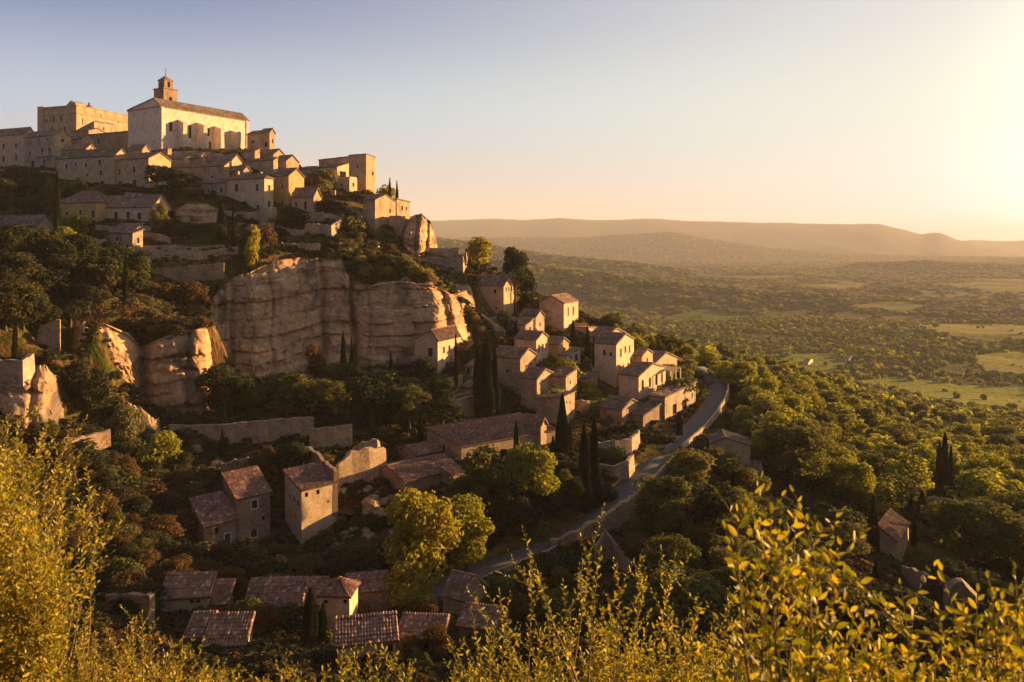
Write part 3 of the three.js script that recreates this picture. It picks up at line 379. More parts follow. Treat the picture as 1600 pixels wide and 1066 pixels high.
// ------------------------------------------------------------------ houses
const TILE = 0.32;
function tileSlope(mb, e0, e1, r1, r0, seed, fine) {         // eave left, eave right, ridge right, ridge left, seen from outside
  const we = e0.distanceTo(e1), wr = r0.distanceTo(r1), w = Math.max(we, wr, 0.3), l = (e0.distanceTo(r0) + e1.distanceTo(r1)) / 2, per = fine ? TILE : TILE * 1.5, nu = Math.max(2, Math.round(w / per)), nv = Math.max(2, Math.round(l / (fine ? 0.5 : 0.8)));
  const nrm = e1.clone().sub(e0).cross(r0.clone().sub(e0).lengthSq() > 0.01 ? r0.clone().sub(e0) : r1.clone().sub(e0)).normalize(), prof = fine ? [0, 0.075, 0.11, 0.075] : [0, 0.14], np = prof.length;
  const pt = (u, v, h) => e0.clone().lerp(e1, u).lerp(r0.clone().lerp(r1, u), v).addScaledVector(nrm, h);
  for (let j = 0; j < nv; j++) {
    const base = mb.p.length / 3, sag = (hash(j, seed, 71) - 0.5) * 0.05;
    for (let row = 0; row < 2; row++) for (let i = 0; i <= nu * np; i++) {
      const k = Math.floor(i / np), h = prof[i % np] * (0.85 + 0.4 * hash(k, j, seed)) + (row ? 0 : 0.055) + sag + (fbm(k * 0.2, j * 0.3, 2, 0, seed) - 0.5) * 0.16, jit = (hash(k, j, seed + 5) - 0.5) * 0.25 / nv;
      const tone = 0.58 + 0.7 * hash(k, j, seed + 9) + (fbm(k * 0.25, j * 0.4, 3, 0, seed + 2) - 0.5) * 0.7, red = (hash(k, j, seed + 13) - 0.5) * 0.25, lich = hash(k, j, seed + 17) > 0.92 ? 1.9 : 1;
      mb.v(pt(i / (nu * np), clamp((j + row) / nv + (row || j ? jit : 0), 0, 1), h), i / np * per, j * 0.5, [tone * lich * (1 + red * 0.4), tone * lich, tone * lich * (1 - red * 0.5)]);
    }
    for (let i = 0; i < nu * np; i++) { const a = base + i, b = base + nu * np + 1 + i; mb.t(a, a + 1, b); mb.t(a + 1, b + 1, b); }
  }
  const th = 0.2, lo = [e0, e1, r1, r0].map((p) => p.clone().addScaledVector(nrm, -th)), up = [e0, e1, r1, r0].map((p) => p.clone().addScaledVector(nrm, 0.02)), dk = 0.75;
  mb.quad(lo[1], lo[0], lo[3], lo[2], dk); mb.quad(lo[0], lo[1], up[1], up[0], dk); mb.quad(lo[1], lo[2], up[2], up[1], dk); mb.quad(lo[3], lo[0], up[0], up[3], dk); mb.quad(lo[2], lo[3], up[3], up[2], dk);
}
function ridgeCap(parent, a, b, mat, seed) {                  // half-round cover tiles along a ridge
  const n = Math.max(2, Math.round(a.distanceTo(b) / 0.45)), mb = new MB(), t = b.clone().sub(a).normalize(), s = V(-t.z, 0, t.x).normalize();
  for (let i = 0; i < n; i++) {
    const p = a.clone().lerp(b, i / n), q = a.clone().lerp(b, (i + 1.1) / n), tone = 0.7 + 0.6 * hash(i, seed, 3), base = mb.p.length / 3;
    for (const [c, r] of [[p, 0.17], [q, 0.14]]) for (let k = 0; k <= 4; k++) { const g = Math.PI * k / 4; mb.v(c.clone().addScaledVector(s, Math.cos(g) * r).add(V(0, Math.sin(g) * r + 0.02, 0)), 0, 0, tone); }
    for (let k = 0; k < 4; k++) { mb.t(base + k, base + k + 5, base + k + 1); mb.t(base + k + 1, base + k + 5, base + k + 6); }
  }
  return part('ridge_tiles', mb.geo(), mat, parent);
}
const unitBox = new THREE.BoxGeometry(1, 1, 1);
function boxPart(name, parent, mat, cx, cy, cz, sx, sy, sz) { const m = part(name, unitBox, mat, parent); m.position.set(cx, cy, cz); m.scale.set(sx, sy, sz); return m; }
// one face of a wall: outline (x from 0 to w, y) with openings; m4 takes it to the house
function face(mb, outline, opens, m4, uo) {
  const sh = new THREE.Shape(outline.map(([x, y]) => new THREE.Vector2(x, y)));
  for (const o of opens) { const h = new THREE.Path(); const [x0, x1, y0, y1] = [o.x - o.w / 2, o.x + o.w / 2, o.y - o.h / 2, o.y + o.h / 2]; h.moveTo(x0, y0); h.lineTo(x0, o.arch ? y1 - o.w / 2 : y1); if (o.arch) for (let k = 1; k < 8; k++) { const g = Math.PI * (1 - k / 8); h.lineTo(o.x + Math.cos(g) * o.w / 2, y1 - o.w / 2 + Math.sin(g) * o.w / 2); } h.lineTo(x1, o.arch ? y1 - o.w / 2 : y1); h.lineTo(x1, y0); h.closePath(); sh.holes.push(h); }
  const g = new THREE.ShapeGeometry(sh), p = g.attributes.position, base = mb.p.length / 3, q = new THREE.Vector3();
  for (let i = 0; i < p.count; i++) { q.fromBufferAttribute(p, i); const x = q.x, y = q.y; mb.v(q.clone().applyMatrix4(m4), x + uo, y + uo * 0.7); }
  for (let i = 0; i < g.index.count; i += 3) mb.t(base + g.index.array[i], base + g.index.array[i + 1], base + g.index.array[i + 2]);
  for (const o of opens) { const [x0, x1, y0, y1] = [o.x - o.w / 2, o.x + o.w / 2, o.y - o.h / 2, o.y + o.h / 2], D = -0.32, c = (x, y, z) => V(x, y, z).applyMatrix4(m4); mb.quad(c(x0, y0, 0), c(x1, y0, 0), c(x1, y0, D), c(x0, y0, D), 1.05); mb.quad(c(x1, y1, 0), c(x0, y1, 0), c(x0, y1, D), c(x1, y1, D)); mb.quad(c(x0, y1, 0), c(x0, y0, 0), c(x0, y0, D), c(x0, y1, D)); mb.quad(c(x1, y0, 0), c(x1, y1, 0), c(x1, y1, D), c(x1, y0, D)); }
}
function fitting(parent, o, m4, rot) {                        // what fills an opening
  const kind = o.kind ?? 'window', p = V(o.x, o.y, -0.28).applyMatrix4(m4), name = kind === 'door' ? 'door' : 'window';
  const pane = part(name, unitBox, kind === 'door' ? M.wood : kind === 'hole' ? M.gloom : kind === 'closed' ? M.shutterBlue : kind === 'blind' ? M.surround : M.glass, parent); pane.position.copy(p); pane.rotation.y = rot; pane.scale.set(o.w * 1.04, o.h * 1.03, 0.06);
  const sub = (n, mat, x, y, z, sx, sy, sz) => { const m = part(n, unitBox, mat, pane); m.position.set(x / (o.w * 1.04), y / (o.h * 1.03), z / 0.06); m.scale.set(sx / (o.w * 1.04), sy / (o.h * 1.03), sz / 0.06); return m; };
  if (kind === 'hole') return pane;  // a hole gets only a dark sheet standing in for the shade inside
  if (o.s !== 0) { const b = Math.hypot(parent.position.x, parent.position.z) > 200 ? 0.11 : 0.15, z = 0.30; if (!o.arch) sub('lintel', M.surround, 0, o.h / 2 + b / 2, z, o.w + 2 * b, b, 0.07); sub('jamb', M.surround, -o.w / 2 - b / 2, 0, z, b, o.h, 0.06); sub('jamb', M.surround, o.w / 2 + b / 2, 0, z, b, o.h, 0.06); sub('sill', M.surround, 0, -o.h / 2 - 0.06, z + 0.04, o.w + 2 * b + 0.1, 0.12, 0.2); }
  if (kind === 'window' && o.w > 0.7) { sub('casement', M.shutterBrown, 0, 0, 0.04, 0.07, o.h, 0.06); sub('casement', M.shutterBrown, 0, o.h * 0.12, 0.04, o.w, 0.06, 0.06); }
  if (o.sh) for (const k of [-1, 1]) sub('shutter', o.sh, k * (o.w * 0.78 + 0.16), 0, 0.38, o.w * 0.52, o.h * 1.02, 0.06);
  return pane;
}
const houses = [];
function house(name, label, L0, C0, R0, eave, base, d, th, roof, o = {}) {
  const T = th * D2R, tC = (C0 - CX) / F, tL = (L0 - CX) / F, tR = (R0 - CX) / F, Px = tC * d;
  let w = o.w ?? (tL * d - Px) / (-Math.cos(T) - tL * Math.sin(T)), l = o.len ?? (tR * d - Px) / (Math.sin(T) - tR * Math.cos(T));
  if (!(w > 0.8) || w > 45 || !(l > 0.8) || l > 60) console.log('odd', label, w.toFixed(1), l.toFixed(1)); w = clamp(w, 1.5, 40); l = clamp(l, 1.5, 55);
  const yb = (CY - base) / F * d, h = (CY - eave) / F * d - yb, bury = o.bury ?? 4, seed = houses.length * 13 + 7, R = rng(seed), mat = o.mat ?? M.stone, tmat = o.tile ?? M.tile, fine = d < 160 || o.fine, rise = o.rise ?? 0.28 * Math.min(roof === 'gz' ? w : roof === 'gx' ? l : roof === 'hip' ? Math.min(w, l) : 6, 12) * (roof[0] === 's' ? 0.9 : 0.62);
  const g = thing(name, label, o.cat ?? 'house', o.group); g.position.set(Px, yb, -d); g.rotation.y = -T;
  houses.push({ g, w, l, h, d });
  // openings
  const auto = (cols, rows, W) => { const out = []; for (let r = 0; r < rows; r++) for (let c = 0; c < cols; c++) { if (R() < (o.skip ?? 0.15)) continue; const ww = (o.ww ?? 0.85) * (0.85 + R() * 0.3), hh = (o.wh ?? 1.3) * (0.85 + R() * 0.3); out.push([(c + 0.5 + (R() - 0.5) * 0.3) / cols, (r + 0.55 + (R() - 0.5) * 0.12) / rows, ww, hh, o.kind]); } return out; };
  const open = (list, W) => (list ?? []).map(([u, v, w1, h1, kind]) => { const z = d > 200 && w1 < 1.6 ? 1.22 : 1; return [u, v, w1 * z, h1 * z, kind]; }).map(([u, v, ww, hh, kind]) => ({ x: clamp(u * W, ww / 2 + 0.25, W - ww / 2 - 0.25), y: clamp(h * (1 - v), hh / 2 + 0.1, h - hh / 2 - 0.25), w: Math.min(ww, W - 0.7), h: Math.min(hh, h - 0.5), arch: kind === 'arch' || kind === 'archdoor' || kind === 'blind', kind: kind === 'arch' ? 'window' : kind === 'archdoor' ? 'door' : kind === 'none' ? 'hole' : kind, s: o.s, sh: o.sh && kind !== 'hole' && ww < 1.2 && R() < (o.shp ?? 0.6) ? o.sh : undefined }));
  const fo = open(o.fw ?? (o.fa ? auto(...o.fa) : []), w), ro = open(o.rw ?? (o.ra ? auto(...o.ra) : []), l);
  // heights of the wall head at the corners: front-left, front-right, back-right, back-left
  const fl = roof === 'sr' ? h + rise : roof === 'sl' ? h - rise : h, fr = h, br = roof === 'sf' ? h + rise : roof === 'sb' ? h - rise : h, bl = roof === 'sr' ? h + rise : roof === 'sl' ? h - rise : br, k = o.ridge ?? 0.5, mb = new MB();
  const mF = new THREE.Matrix4().makeTranslation(-w, 0, 0), mR = new THREE.Matrix4().makeRotationY(Math.PI / 2), mB = new THREE.Matrix4().makeRotationY(Math.PI).setPosition(0, 0, -l), mL = new THREE.Matrix4().makeRotationY(-Math.PI / 2).setPosition(-w, 0, -l), uo = R() * 20;
  face(mb, roof === 'gz' ? [[0, -bury], [w, -bury], [w, h], [w * k, h + rise], [0, h]] : [[0, -bury], [w, -bury], [w, fr], [0, fl]], fo, mF, uo);
  face(mb, roof === 'gx' ? [[0, -bury], [l, -bury], [l, h], [l * k, h + rise], [0, h]] : [[0, -bury], [l, -bury], [l, br], [0, fr]], ro, mR, uo + 3);
  face(mb, roof === 'gz' ? [[0, -bury], [w, -bury], [w, h], [w * (1 - k), h + rise], [0, h]] : [[0, -bury], [w, -bury], [w, bl], [0, br]], [], mB, uo + 5);
  face(mb, roof === 'gx' ? [[0, -bury], [l, -bury], [l, h], [l * (1 - k), h + rise], [0, h]] : [[0, -bury], [l, -bury], [l, fl], [0, bl]], [], mL, uo + 8);
  const flat = roof === 'flat';
  if (flat) { const t = 0.35, y = h - 0.8; mb.quad(V(-w, y, 0), V(0, y, 0), V(0, y, -l), V(-w, y, -l), 0.9); mb.box(-w, y - 0.1, -t, 0, h + 0.02, 0.03, 1.05); mb.box(-w, y - 0.1, -l - 0.03, 0, h + 0.02, -l + t, 1.05); mb.box(-t, y - 0.1, -l + t, 0.03, h + 0.02, -t, 1.05); mb.box(-w - 0.03, y - 0.1, -l + t, -w + t, h + 0.02, -t, 1.05); }
  const wl = part('wall', mb.geo(), mat, g);
  fo.forEach((x) => fitting(g, x, mF, 0)); ro.forEach((x) => fitting(g, x, mR, Math.PI / 2));
  if (!flat) {
    const rb = new MB(), q = o.over ?? 0.3, hy = 0.12; let cap = null, rm;
    const P = (x, y, z) => V(x, y + hy, z);
    if (roof === 'gx') { const zr = -l * k, s1 = rise / (l * k), s2 = rise / (l * (1 - k)); tileSlope(rb, P(-w - q, h - q * s1, q), P(q, h - q * s1, q), P(q, h + rise, zr), P(-w - q, h + rise, zr), seed, fine); tileSlope(rb, P(q, h - q * s2, -l - q), P(-w - q, h - q * s2, -l - q), P(-w - q, h + rise, zr), P(q, h + rise, zr), seed + 1, fine); cap = [P(-w - q, h + rise + 0.06, zr), P(q, h + rise + 0.06, zr)]; }
    else if (roof === 'gz') { const xr = -w * (1 - k), s1 = rise / (w * (1 - k)), s2 = rise / (w * k), q1 = o.over ?? 0.2; tileSlope(rb, P(q, h - q * s1, q1), P(q, h - q * s1, -l - q), P(xr, h + rise, -l - q), P(xr, h + rise, q1), seed, fine); tileSlope(rb, P(-w - q, h - q * s2, -l - q), P(-w - q, h - q * s2, q1), P(xr, h + rise, q1), P(xr, h + rise, -l - q), seed + 1, fine); cap = [P(xr, h + rise + 0.06, q1), P(xr, h + rise + 0.06, -l - q)]; }
    else if (roof === 'hip') {
      const m = Math.min(w, l) / 2, A = w >= l ? P(-w + m, h + rise, -l / 2) : P(-w / 2, h + rise, -l + m), B = w >= l ? P(-m, h + rise, -l / 2) : P(-w / 2, h + rise, -m), c = [P(-w - q, h, q), P(q, h, q), P(q, h, -l - q), P(-w - q, h, -l - q)];
      if (w >= l) { tileSlope(rb, c[0], c[1], B, A, seed, fine); tileSlope(rb, c[1], c[2], B, B, seed + 1, fine); tileSlope(rb, c[2], c[3], A, B, seed + 2, fine); tileSlope(rb, c[3], c[0], A, A, seed + 3, fine); } else { tileSlope(rb, c[0], c[1], B, B, seed, fine); tileSlope(rb, c[1], c[2], A, B, seed + 1, fine); tileSlope(rb, c[2], c[3], A, A, seed + 2, fine); tileSlope(rb, c[3], c[0], B, A, seed + 3, fine); }
      cap = [A, B];
    } else {
      const z0 = q, z1 = -l - q, x0 = -w - q, x1 = q, s = rise / (roof === 'sf' || roof === 'sb' ? l : w), yF = roof === 'sf' ? h - q * s : roof === 'sb' ? h + q * s : 0, yB = roof === 'sf' ? h + rise + q * s : h - rise - q * s;
      if (roof === 'sf') tileSlope(rb, P(x0, yF, z0), P(x1, yF, z0), P(x1, yB, z1), P(x0, yB, z1), seed, fine);
      if (roof === 'sb') tileSlope(rb, P(x1, yB, z1), P(x0, yB, z1), P(x0, yF, z0), P(x1, yF, z0), seed, fine);
      if (roof === 'sr') tileSlope(rb, P(x1, h - q * s, z0), P(x1, h - q * s, z1), P(x0, h + rise + q * s, z1), P(x0, h + rise + q * s, z0), seed, fine);
      if (roof === 'sl') tileSlope(rb, P(x0, h - rise - q * s, z1), P(x0, h - rise - q * s, z0), P(x1, h + q * s, z0), P(x1, h + q * s, z1), seed, fine);
    }
    rm = part('roof', rb.geo(), tmat, g); if (cap && cap[0].distanceTo(cap[1]) > 1) ridgeCap(rm, cap[0], cap[1], tmat, seed);
    for (const [cx, cz, ch] of o.chim ?? []) { const c = new MB(), y = h + rise * 0.5; c.box(-0.4, -1.2, -0.3, 0.4, ch, 0.3); c.box(-0.48, ch, -0.38, 0.48, ch + 0.12, 0.38, 0.9); c.box(-0.3, ch + 0.12, -0.05, 0.3, ch + 0.3, 0.05, 0.8); const m = part('chimney', c.geo(), mat, rm); m.position.set(-w * cx, y, -l * cz); }
  }
  return Object.assign(g, { W: w, Ln: l, Hh: h });
}
// the church on the summit
{
  const g = house('church', 'large pale church with buttressed side and square bell tower on the summit', 199.5, 250, 388, 165, 238, 310, 31, 'gz', { mat: M.plasterWhite, tile: M.tileGrey, ridge: 0.8, rise: 3.2, over: 0.35, bury: 6, cat: 'church', s: 0, fw: [[0.52, 0.36, 2.6, 4.4, 'blind']], rw: [[0.11, 0.42, 1.3, 3.0, 'window'], [0.315, 0.47, 1.2, 4.2, 'arch'], [0.52, 0.42, 1.2, 2.6, 'window'], [0.54, 0.78, 1.7, 5.6, 'archdoor'], [0.70, 0.5, 1.3, 4.4, 'arch'], [0.885, 0.42, 2.0, 4.6, 'arch']] });
  for (const [u, out, wd, hh] of [[0.205, 3.2, 1.7, 0.76], [0.41, 4.2, 1.7, 0.76], [0.605, 4.2, 1.7, 0.74], [0.80, 4.2, 1.7, 0.70]]) {
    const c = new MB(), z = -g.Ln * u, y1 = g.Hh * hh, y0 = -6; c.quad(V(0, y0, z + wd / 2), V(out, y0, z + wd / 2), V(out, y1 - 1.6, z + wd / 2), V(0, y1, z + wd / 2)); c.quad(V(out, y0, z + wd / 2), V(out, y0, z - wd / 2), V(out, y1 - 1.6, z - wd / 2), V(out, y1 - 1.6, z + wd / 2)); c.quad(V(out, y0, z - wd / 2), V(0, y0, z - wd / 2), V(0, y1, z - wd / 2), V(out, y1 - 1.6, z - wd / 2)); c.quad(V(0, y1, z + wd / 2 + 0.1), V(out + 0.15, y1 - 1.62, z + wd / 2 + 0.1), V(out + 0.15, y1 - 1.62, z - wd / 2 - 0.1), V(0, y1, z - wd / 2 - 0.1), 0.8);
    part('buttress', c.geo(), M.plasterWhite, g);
  }
  for (const u of [0.02, 0.98]) { const c = new MB(); c.box(-0.02, -4, -g.Ln * u - 0.4, 0.28, g.Hh - 0.3, -g.Ln * u + 0.4); part('pilaster', c.geo(), M.plasterWhite, g); }
  { const c = new MB(); c.box(-g.W - 0.2, g.Hh - 0.55, 0.02, 0.2, g.Hh - 0.15, 0.25, 0.9); c.box(0.02, g.Hh - 0.55, -g.Ln, 0.25, g.Hh - 0.15, 0.02, 0.9); part('cornice', c.geo(), M.stone, g); }
  // bell tower: two stages, a pyramid roof and a weather vane
  const t = new THREE.Group(); t.name = 'bell_tower'; g.add(t); t.position.set(-g.W * 0.42, g.Hh + 0.6, -g.Ln * 0.20);
  const stage = (s, y0, y1, ow, oh, name, ang) => { const mb = new MB(), fs = [], W = s * 2; for (let k = 0; k < 4; k++) { const m = new THREE.Matrix4().makeRotationY(k * Math.PI / 2).multiply(new THREE.Matrix4().makeTranslation(-s, 0, s)); const op = { x: s, y: (y0 + y1) / 2 + 0.1, w: ow, h: oh, arch: true, kind: 'hole', s: 0 }; face(mb, [[0, y0], [W, y0], [W, y1], [0, y1]], [op], m, k * 3); fs.push([op, m, k * Math.PI / 2]); } const p = part(name, mb.geo(), M.stoneDark, t); fs.forEach(([op, m, r]) => { const b = part('belfry_opening', unitBox, M.gloom, p); b.position.copy(V(op.x, op.y, -0.3).applyMatrix4(m)); b.rotation.y = r; b.scale.set(op.w, op.h, 0.05); }); };  // dark sheets behind the arches stand in for the shade within
  stage(3.1, -1.5, 7.6, 1.4, 3.0, 'lower_stage'); stage(1.95, 7.9, 11.2, 1.2, 2.2, 'upper_stage');
  { const c = new MB(); c.box(-3.4, 7.6, -3.4, 3.4, 7.95, 3.4, 0.8); c.box(-2.2, 11.2, -2.2, 2.2, 11.45, 2.2, 0.8); part('cornice', c.geo(), M.stoneDark, t); }
  { const c = new THREE.ConeGeometry(3.1, 2.1, 4, 1); c.rotateY(Math.PI / 4); c.translate(0, 12.5, 0); const n = c.attributes.position.count; c.setAttribute('color', new THREE.Float32BufferAttribute(new Float32Array(n * 3).fill(0.9), 3)); part('spire_roof', c, M.tileGrey, t); }
  { const a = new THREE.CylinderGeometry(0.07, 0.09, 3.2, 6); a.translate(0, 15, 0); const b = new THREE.BoxGeometry(1.1, 0.14, 0.1); b.translate(0, 15.7, 0); const s = new THREE.SphereGeometry(0.26, 8, 6); s.translate(0, 14, 0); part('weather_vane', mergeGeometries([a, b, s]), M.iron, t); }
}
// the castle behind it
{
  const g = house('castle', 'large flat-topped castle with string course behind the summit houses', 61, 119, 200, 164, 212, 380, 20, 'flat', { mat: M.stone, cat: 'castle', bury: 6, fw: [[0.2, 0.45, 1.1, 1.6], [0.4, 0.42, 1.3, 2.2], [0.6, 0.4, 1.4, 2.2], [0.35, 0.75, 1.2, 1.8], [0.7, 0.75, 1.2, 1.8]], rw: [[0.1, 0.5, 1.6, 3.4], [0.33, 0.52, 1.1, 1.6], [0.55, 0.55, 1.2, 2], [0.66, 0.55, 1.2, 2], [0.8, 0.3, 0.9, 1.2], [0.45, 0.2, 0.9, 1.2]] });
  const c = new MB(), y = g.Hh * 0.72; c.box(-g.W - 0.15, y, 0.02, 0.2, y + 0.4, 0.3, 0.85); c.box(0.02, y, -g.Ln, 0.3, y + 0.4, 0.02, 0.85); c.box(-g.W - 0.15, g.Hh - 0.4, 0.05, 0.2, g.Hh + 0.05, 0.35, 0.9); c.box(0.05, g.Hh - 0.4, -g.Ln, 0.35, g.Hh + 0.05, 0.05, 0.9); part('string_course', c.geo(), M.stone, g);
  { const s = new MB(); s.box(-g.W - 0.6, -4, -1.5, -g.W + 3.2, g.Hh + 0.5, 0.5); part('corner_turret', s.geo(), M.stone, g); }
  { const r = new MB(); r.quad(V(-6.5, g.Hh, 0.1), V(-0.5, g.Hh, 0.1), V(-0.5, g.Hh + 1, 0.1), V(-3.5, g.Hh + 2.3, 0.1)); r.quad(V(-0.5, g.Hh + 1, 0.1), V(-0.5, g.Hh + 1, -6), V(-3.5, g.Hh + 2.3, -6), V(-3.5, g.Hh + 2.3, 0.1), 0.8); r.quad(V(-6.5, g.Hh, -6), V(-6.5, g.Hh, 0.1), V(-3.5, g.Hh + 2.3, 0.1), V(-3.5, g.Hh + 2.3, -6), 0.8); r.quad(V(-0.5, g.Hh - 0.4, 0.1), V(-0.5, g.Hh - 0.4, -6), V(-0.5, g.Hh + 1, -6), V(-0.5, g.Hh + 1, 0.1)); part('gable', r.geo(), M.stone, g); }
  { const a = new THREE.SphereGeometry(2.2, 14, 8, 0, 6.3, 0, 1.5); a.scale(1, 0.9, 1); a.translate(-3, g.Hh - 0.2, -10); const b = new THREE.CylinderGeometry(0.4, 0.5, 1.4, 8); b.translate(-3, g.Hh + 2.3, -10); const d = mergeGeometries([a, b]); d.setAttribute('color', new THREE.Float32BufferAttribute(new Float32Array(d.attributes.position.count * 3).fill(0.8), 3)); part('dome', d, M.stoneDark, g); }
}
const BL = M.shutterBlue, WH = M.shutterWhite, BR = M.shutterBrown;
house('stone_house', 'small gabled stone house with lit right wall just below the castle', 122, 147, 176, 190, 212, 352, 24, 'sr', { rise: -3, mat: M.stonePink, fw: [[0.3, 0.6, 0.9, 2], [0.72, 0.5, 0.9, 2.2]], rw: [[0.5, 0.4, 0.8, 1.2]], tile: M.tileGrey });
house('stone_house', 'leftmost tall row house with blue shutters at the frame edge', -34, 38, 56, 209, 268, 302, 22, 'gx', { mat: M.plasterPink, rise: 2.6, sh: BL, fw: [[0.3, 0.3, 1, 1.6], [0.55, 0.3, 1, 1.6], [0.82, 0.3, 1, 1.6], [0.3, 0.62, 1, 1.8], [0.55, 0.64, 1, 1.8], [0.82, 0.62, 1, 2], [0.42, 0.86, 1.4, 2.2, 'door']] });
{ const g = house('stone_house', 'row house with white balcony beside the leftmost blue-shuttered house', 37, 84, 111, 211, 268, 294, 26, 'gx', { mat: M.stonePink, rise: 2.4, sh: BL, fw: [[0.22, 0.16, 1, 1.6], [0.5, 0.1, 0.9, 1], [0.8, 0.1, 0.9, 1], [0.2, 0.45, 0.9, 1.5], [0.62, 0.42, 1.3, 2.2], [0.85, 0.42, 1.3, 2.2], [0.3, 0.75, 1.8, 2.2, 'hole'], [0.68, 0.72, 0.9, 1.8]], rw: [[0.5, 0.12, 1, 1.2]] }); const b = new MB(); b.box(-g.W * 0.5, g.Hh * 0.44, 0.02, -0.1, g.Hh * 0.44 + 0.2, 1.2); for (let i = 0; i < 12; i++) b.box(-g.W * 0.5 + i * g.W * 0.042, g.Hh * 0.44 + 0.2, 1.1, -g.W * 0.5 + i * g.W * 0.042 + 0.08, g.Hh * 0.44 + 1.2, 1.18); b.box(-g.W * 0.5, g.Hh * 0.44 + 1.15, 1.08, -0.1, g.Hh * 0.44 + 1.25, 1.2); part('balcony', b.geo(), M.shutterWhite, g); }
house('stone_house', 'wide three-storey house with irregular windows above the dark trees', 87, 178, 201, 243, 298, 262, 22, 'gx', { mat: M.plasterTan, rise: 2.6, tile: M.tileGrey, sh: WH, shp: 0.3, fw: [[0.19, 0.24, 0.9, 1.5], [0.35, 0.18, 0.8, 1], [0.53, 0.22, 0.9, 1.2], [0.76, 0.18, 1.1, 1.5], [0.78, 0.48, 1, 1.4], [0.55, 0.52, 0.7, 0.7, 'hole'], [0.8, 0.82, 1.5, 2], [0.5, 0.86, 0.7, 0.7, 'hole']], chim: [[0.5, 0.5, 1.8]] });
house('stone_house', 'square house with sunlit right end joined to the wide three-storey house', 178, 232, 267, 247, 298, 257, 24, 'gx', { mat: M.plasterTan, rise: 2.2, sh: WH, shp: 0.2, fw: [[0.16, 0.38, 0.9, 1.7], [0.58, 0.33, 1, 1.7], [0.18, 0.8, 1.5, 2.2], [0.6, 0.78, 1.4, 2.4], [0.4, 0.8, 0.5, 1.4, 'hole']], rw: [[0.35, 0.45, 0.8, 1.2], [0.7, 0.45, 0.8, 1.2]] });
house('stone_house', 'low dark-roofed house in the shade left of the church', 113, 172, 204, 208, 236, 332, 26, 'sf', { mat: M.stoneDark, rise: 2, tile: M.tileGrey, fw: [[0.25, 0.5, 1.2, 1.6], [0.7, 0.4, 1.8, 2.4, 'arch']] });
house('stone_house', 'low courtyard house behind the shaded dark-roofed one', 112, 138, 166, 204, 222, 345, 24, 'gx', { mat: M.stone, rise: 1.4, fw: [[0.4, 0.5, 1, 1.4]] });
house('stone_house', 'small lit-roofed house tucked under the church front', 200, 222, 234, 233, 252, 286, 24, 'gx', { mat: M.stone, rise: 1.8, rw: [[0.5, 0.3, 0.7, 1]] });
house('stone_house', 'house with sloping side roof against the church terrace', 232, 262, 268, 232, 258, 284, 26, 'sl', { mat: M.stone, rise: 2.4 });
house('stone_house', 'narrow house at the right end of the church', 386, 409, 418, 208, 240, 338, 28, 'sf', { mat: M.stonePink, rise: 1.6, fw: [[0.4, 0.4, 1.4, 1.2]] });
house('stone_house', 'small turret house with open loggia right of the church', 407, 421, 430, 207, 244, 330, 28, 'gx', { mat: M.stone, rise: 1.8, fw: [[0.6, 0.5, 1.6, 2, 'hole']], rw: [[0.5, 0.35, 1, 1.6]] });
house('stone_house', 'little house with sunlit gable two steps below the turret house', 408, 427, 446, 241, 268, 306, 28, 'gx', { mat: M.stone, rise: 2.2, rw: [[0.5, 0.3, 0.8, 1]] });
house('stone_house', 'lit-gabled cottage above the tall ochre house', 427, 447, 467, 251, 282, 288, 28, 'gx', { mat: M.stone, rise: 2.2, fw: [[0.5, 0.4, 0.8, 1]], rw: [[0.35, 0.4, 0.7, 1]] });
house('stone_house', 'flat plain-walled house with one sunlit strip below the church apse', 380, 427, 434, 250, 285, 282, 26, 'sf', { mat: M.stonePink, rise: 1, fw: [[0.3, 0.35, 0.8, 1.2], [0.62, 0.55, 0.9, 1.1]] });
house('stone_house', 'roofless-looking low house left of the flat plain-walled one', 378, 398, 406, 236, 262, 300, 26, 'sf', { mat: M.stone, rise: 1.2, fw: [[0.5, 0.5, 0.9, 1.2, 'hole']] });
house('ochre_house', 'tall narrow ochre house with bright gable beside the large pale house', 427, 451, 475, 274, 336, 250, 28, 'gx', { mat: M.plasterOchre, rise: 2.4, fw: [[0.6, 0.28, 0.7, 1.2, 'arch'], [0.58, 0.72, 0.9, 1.6]], rw: [[0.3, 0.5, 0.7, 1.3], [0.7, 0.4, 0.7, 1.2], [0.7, 0.75, 0.8, 1]] });
house('pale_house', 'large pale cube house with hipped roof in the village centre', 351, 413, 427, 279, 336, 244, 26, 'hip', { mat: M.plaster, rise: 1.6, sh: WH, shp: 0.4, fw: [[0.3, 0.22, 1.3, 1.9], [0.82, 0.24, 0.9, 1.7], [0.84, 0.84, 1.2, 2.2, 'door'], [0.3, 0.72, 0.8, 1]], rw: [[0.5, 0.25, 0.9, 1.5], [0.5, 0.7, 0.9, 1.6]], chim: [[0.78, 0.5, 1.9], [0.2, 0.5, 1.3]] });
house('stone_house', 'stone wing with shallow curved corner left of the large pale house', 314, 351, 354, 285, 318, 250, 24, 'sf', { mat: M.stonePink, rise: 1.2, fw: [[0.3, 0.35, 0.8, 1.1], [0.85, 0.35, 0.9, 1.3], [0.6, 0.7, 0.6, 0.7, 'hole']] });
house('stone_house', 'cottage with two pale-framed windows right of the ochre house', 456, 490, 502, 306, 336, 245, 28, 'gx', { mat: M.plasterTan, rise: 2.6, tile: M.tile, fw: [[0.2, 0.42, 0.9, 1.3], [0.62, 0.5, 1, 2]], rw: [[0.5, 0.5, 0.7, 1]] });
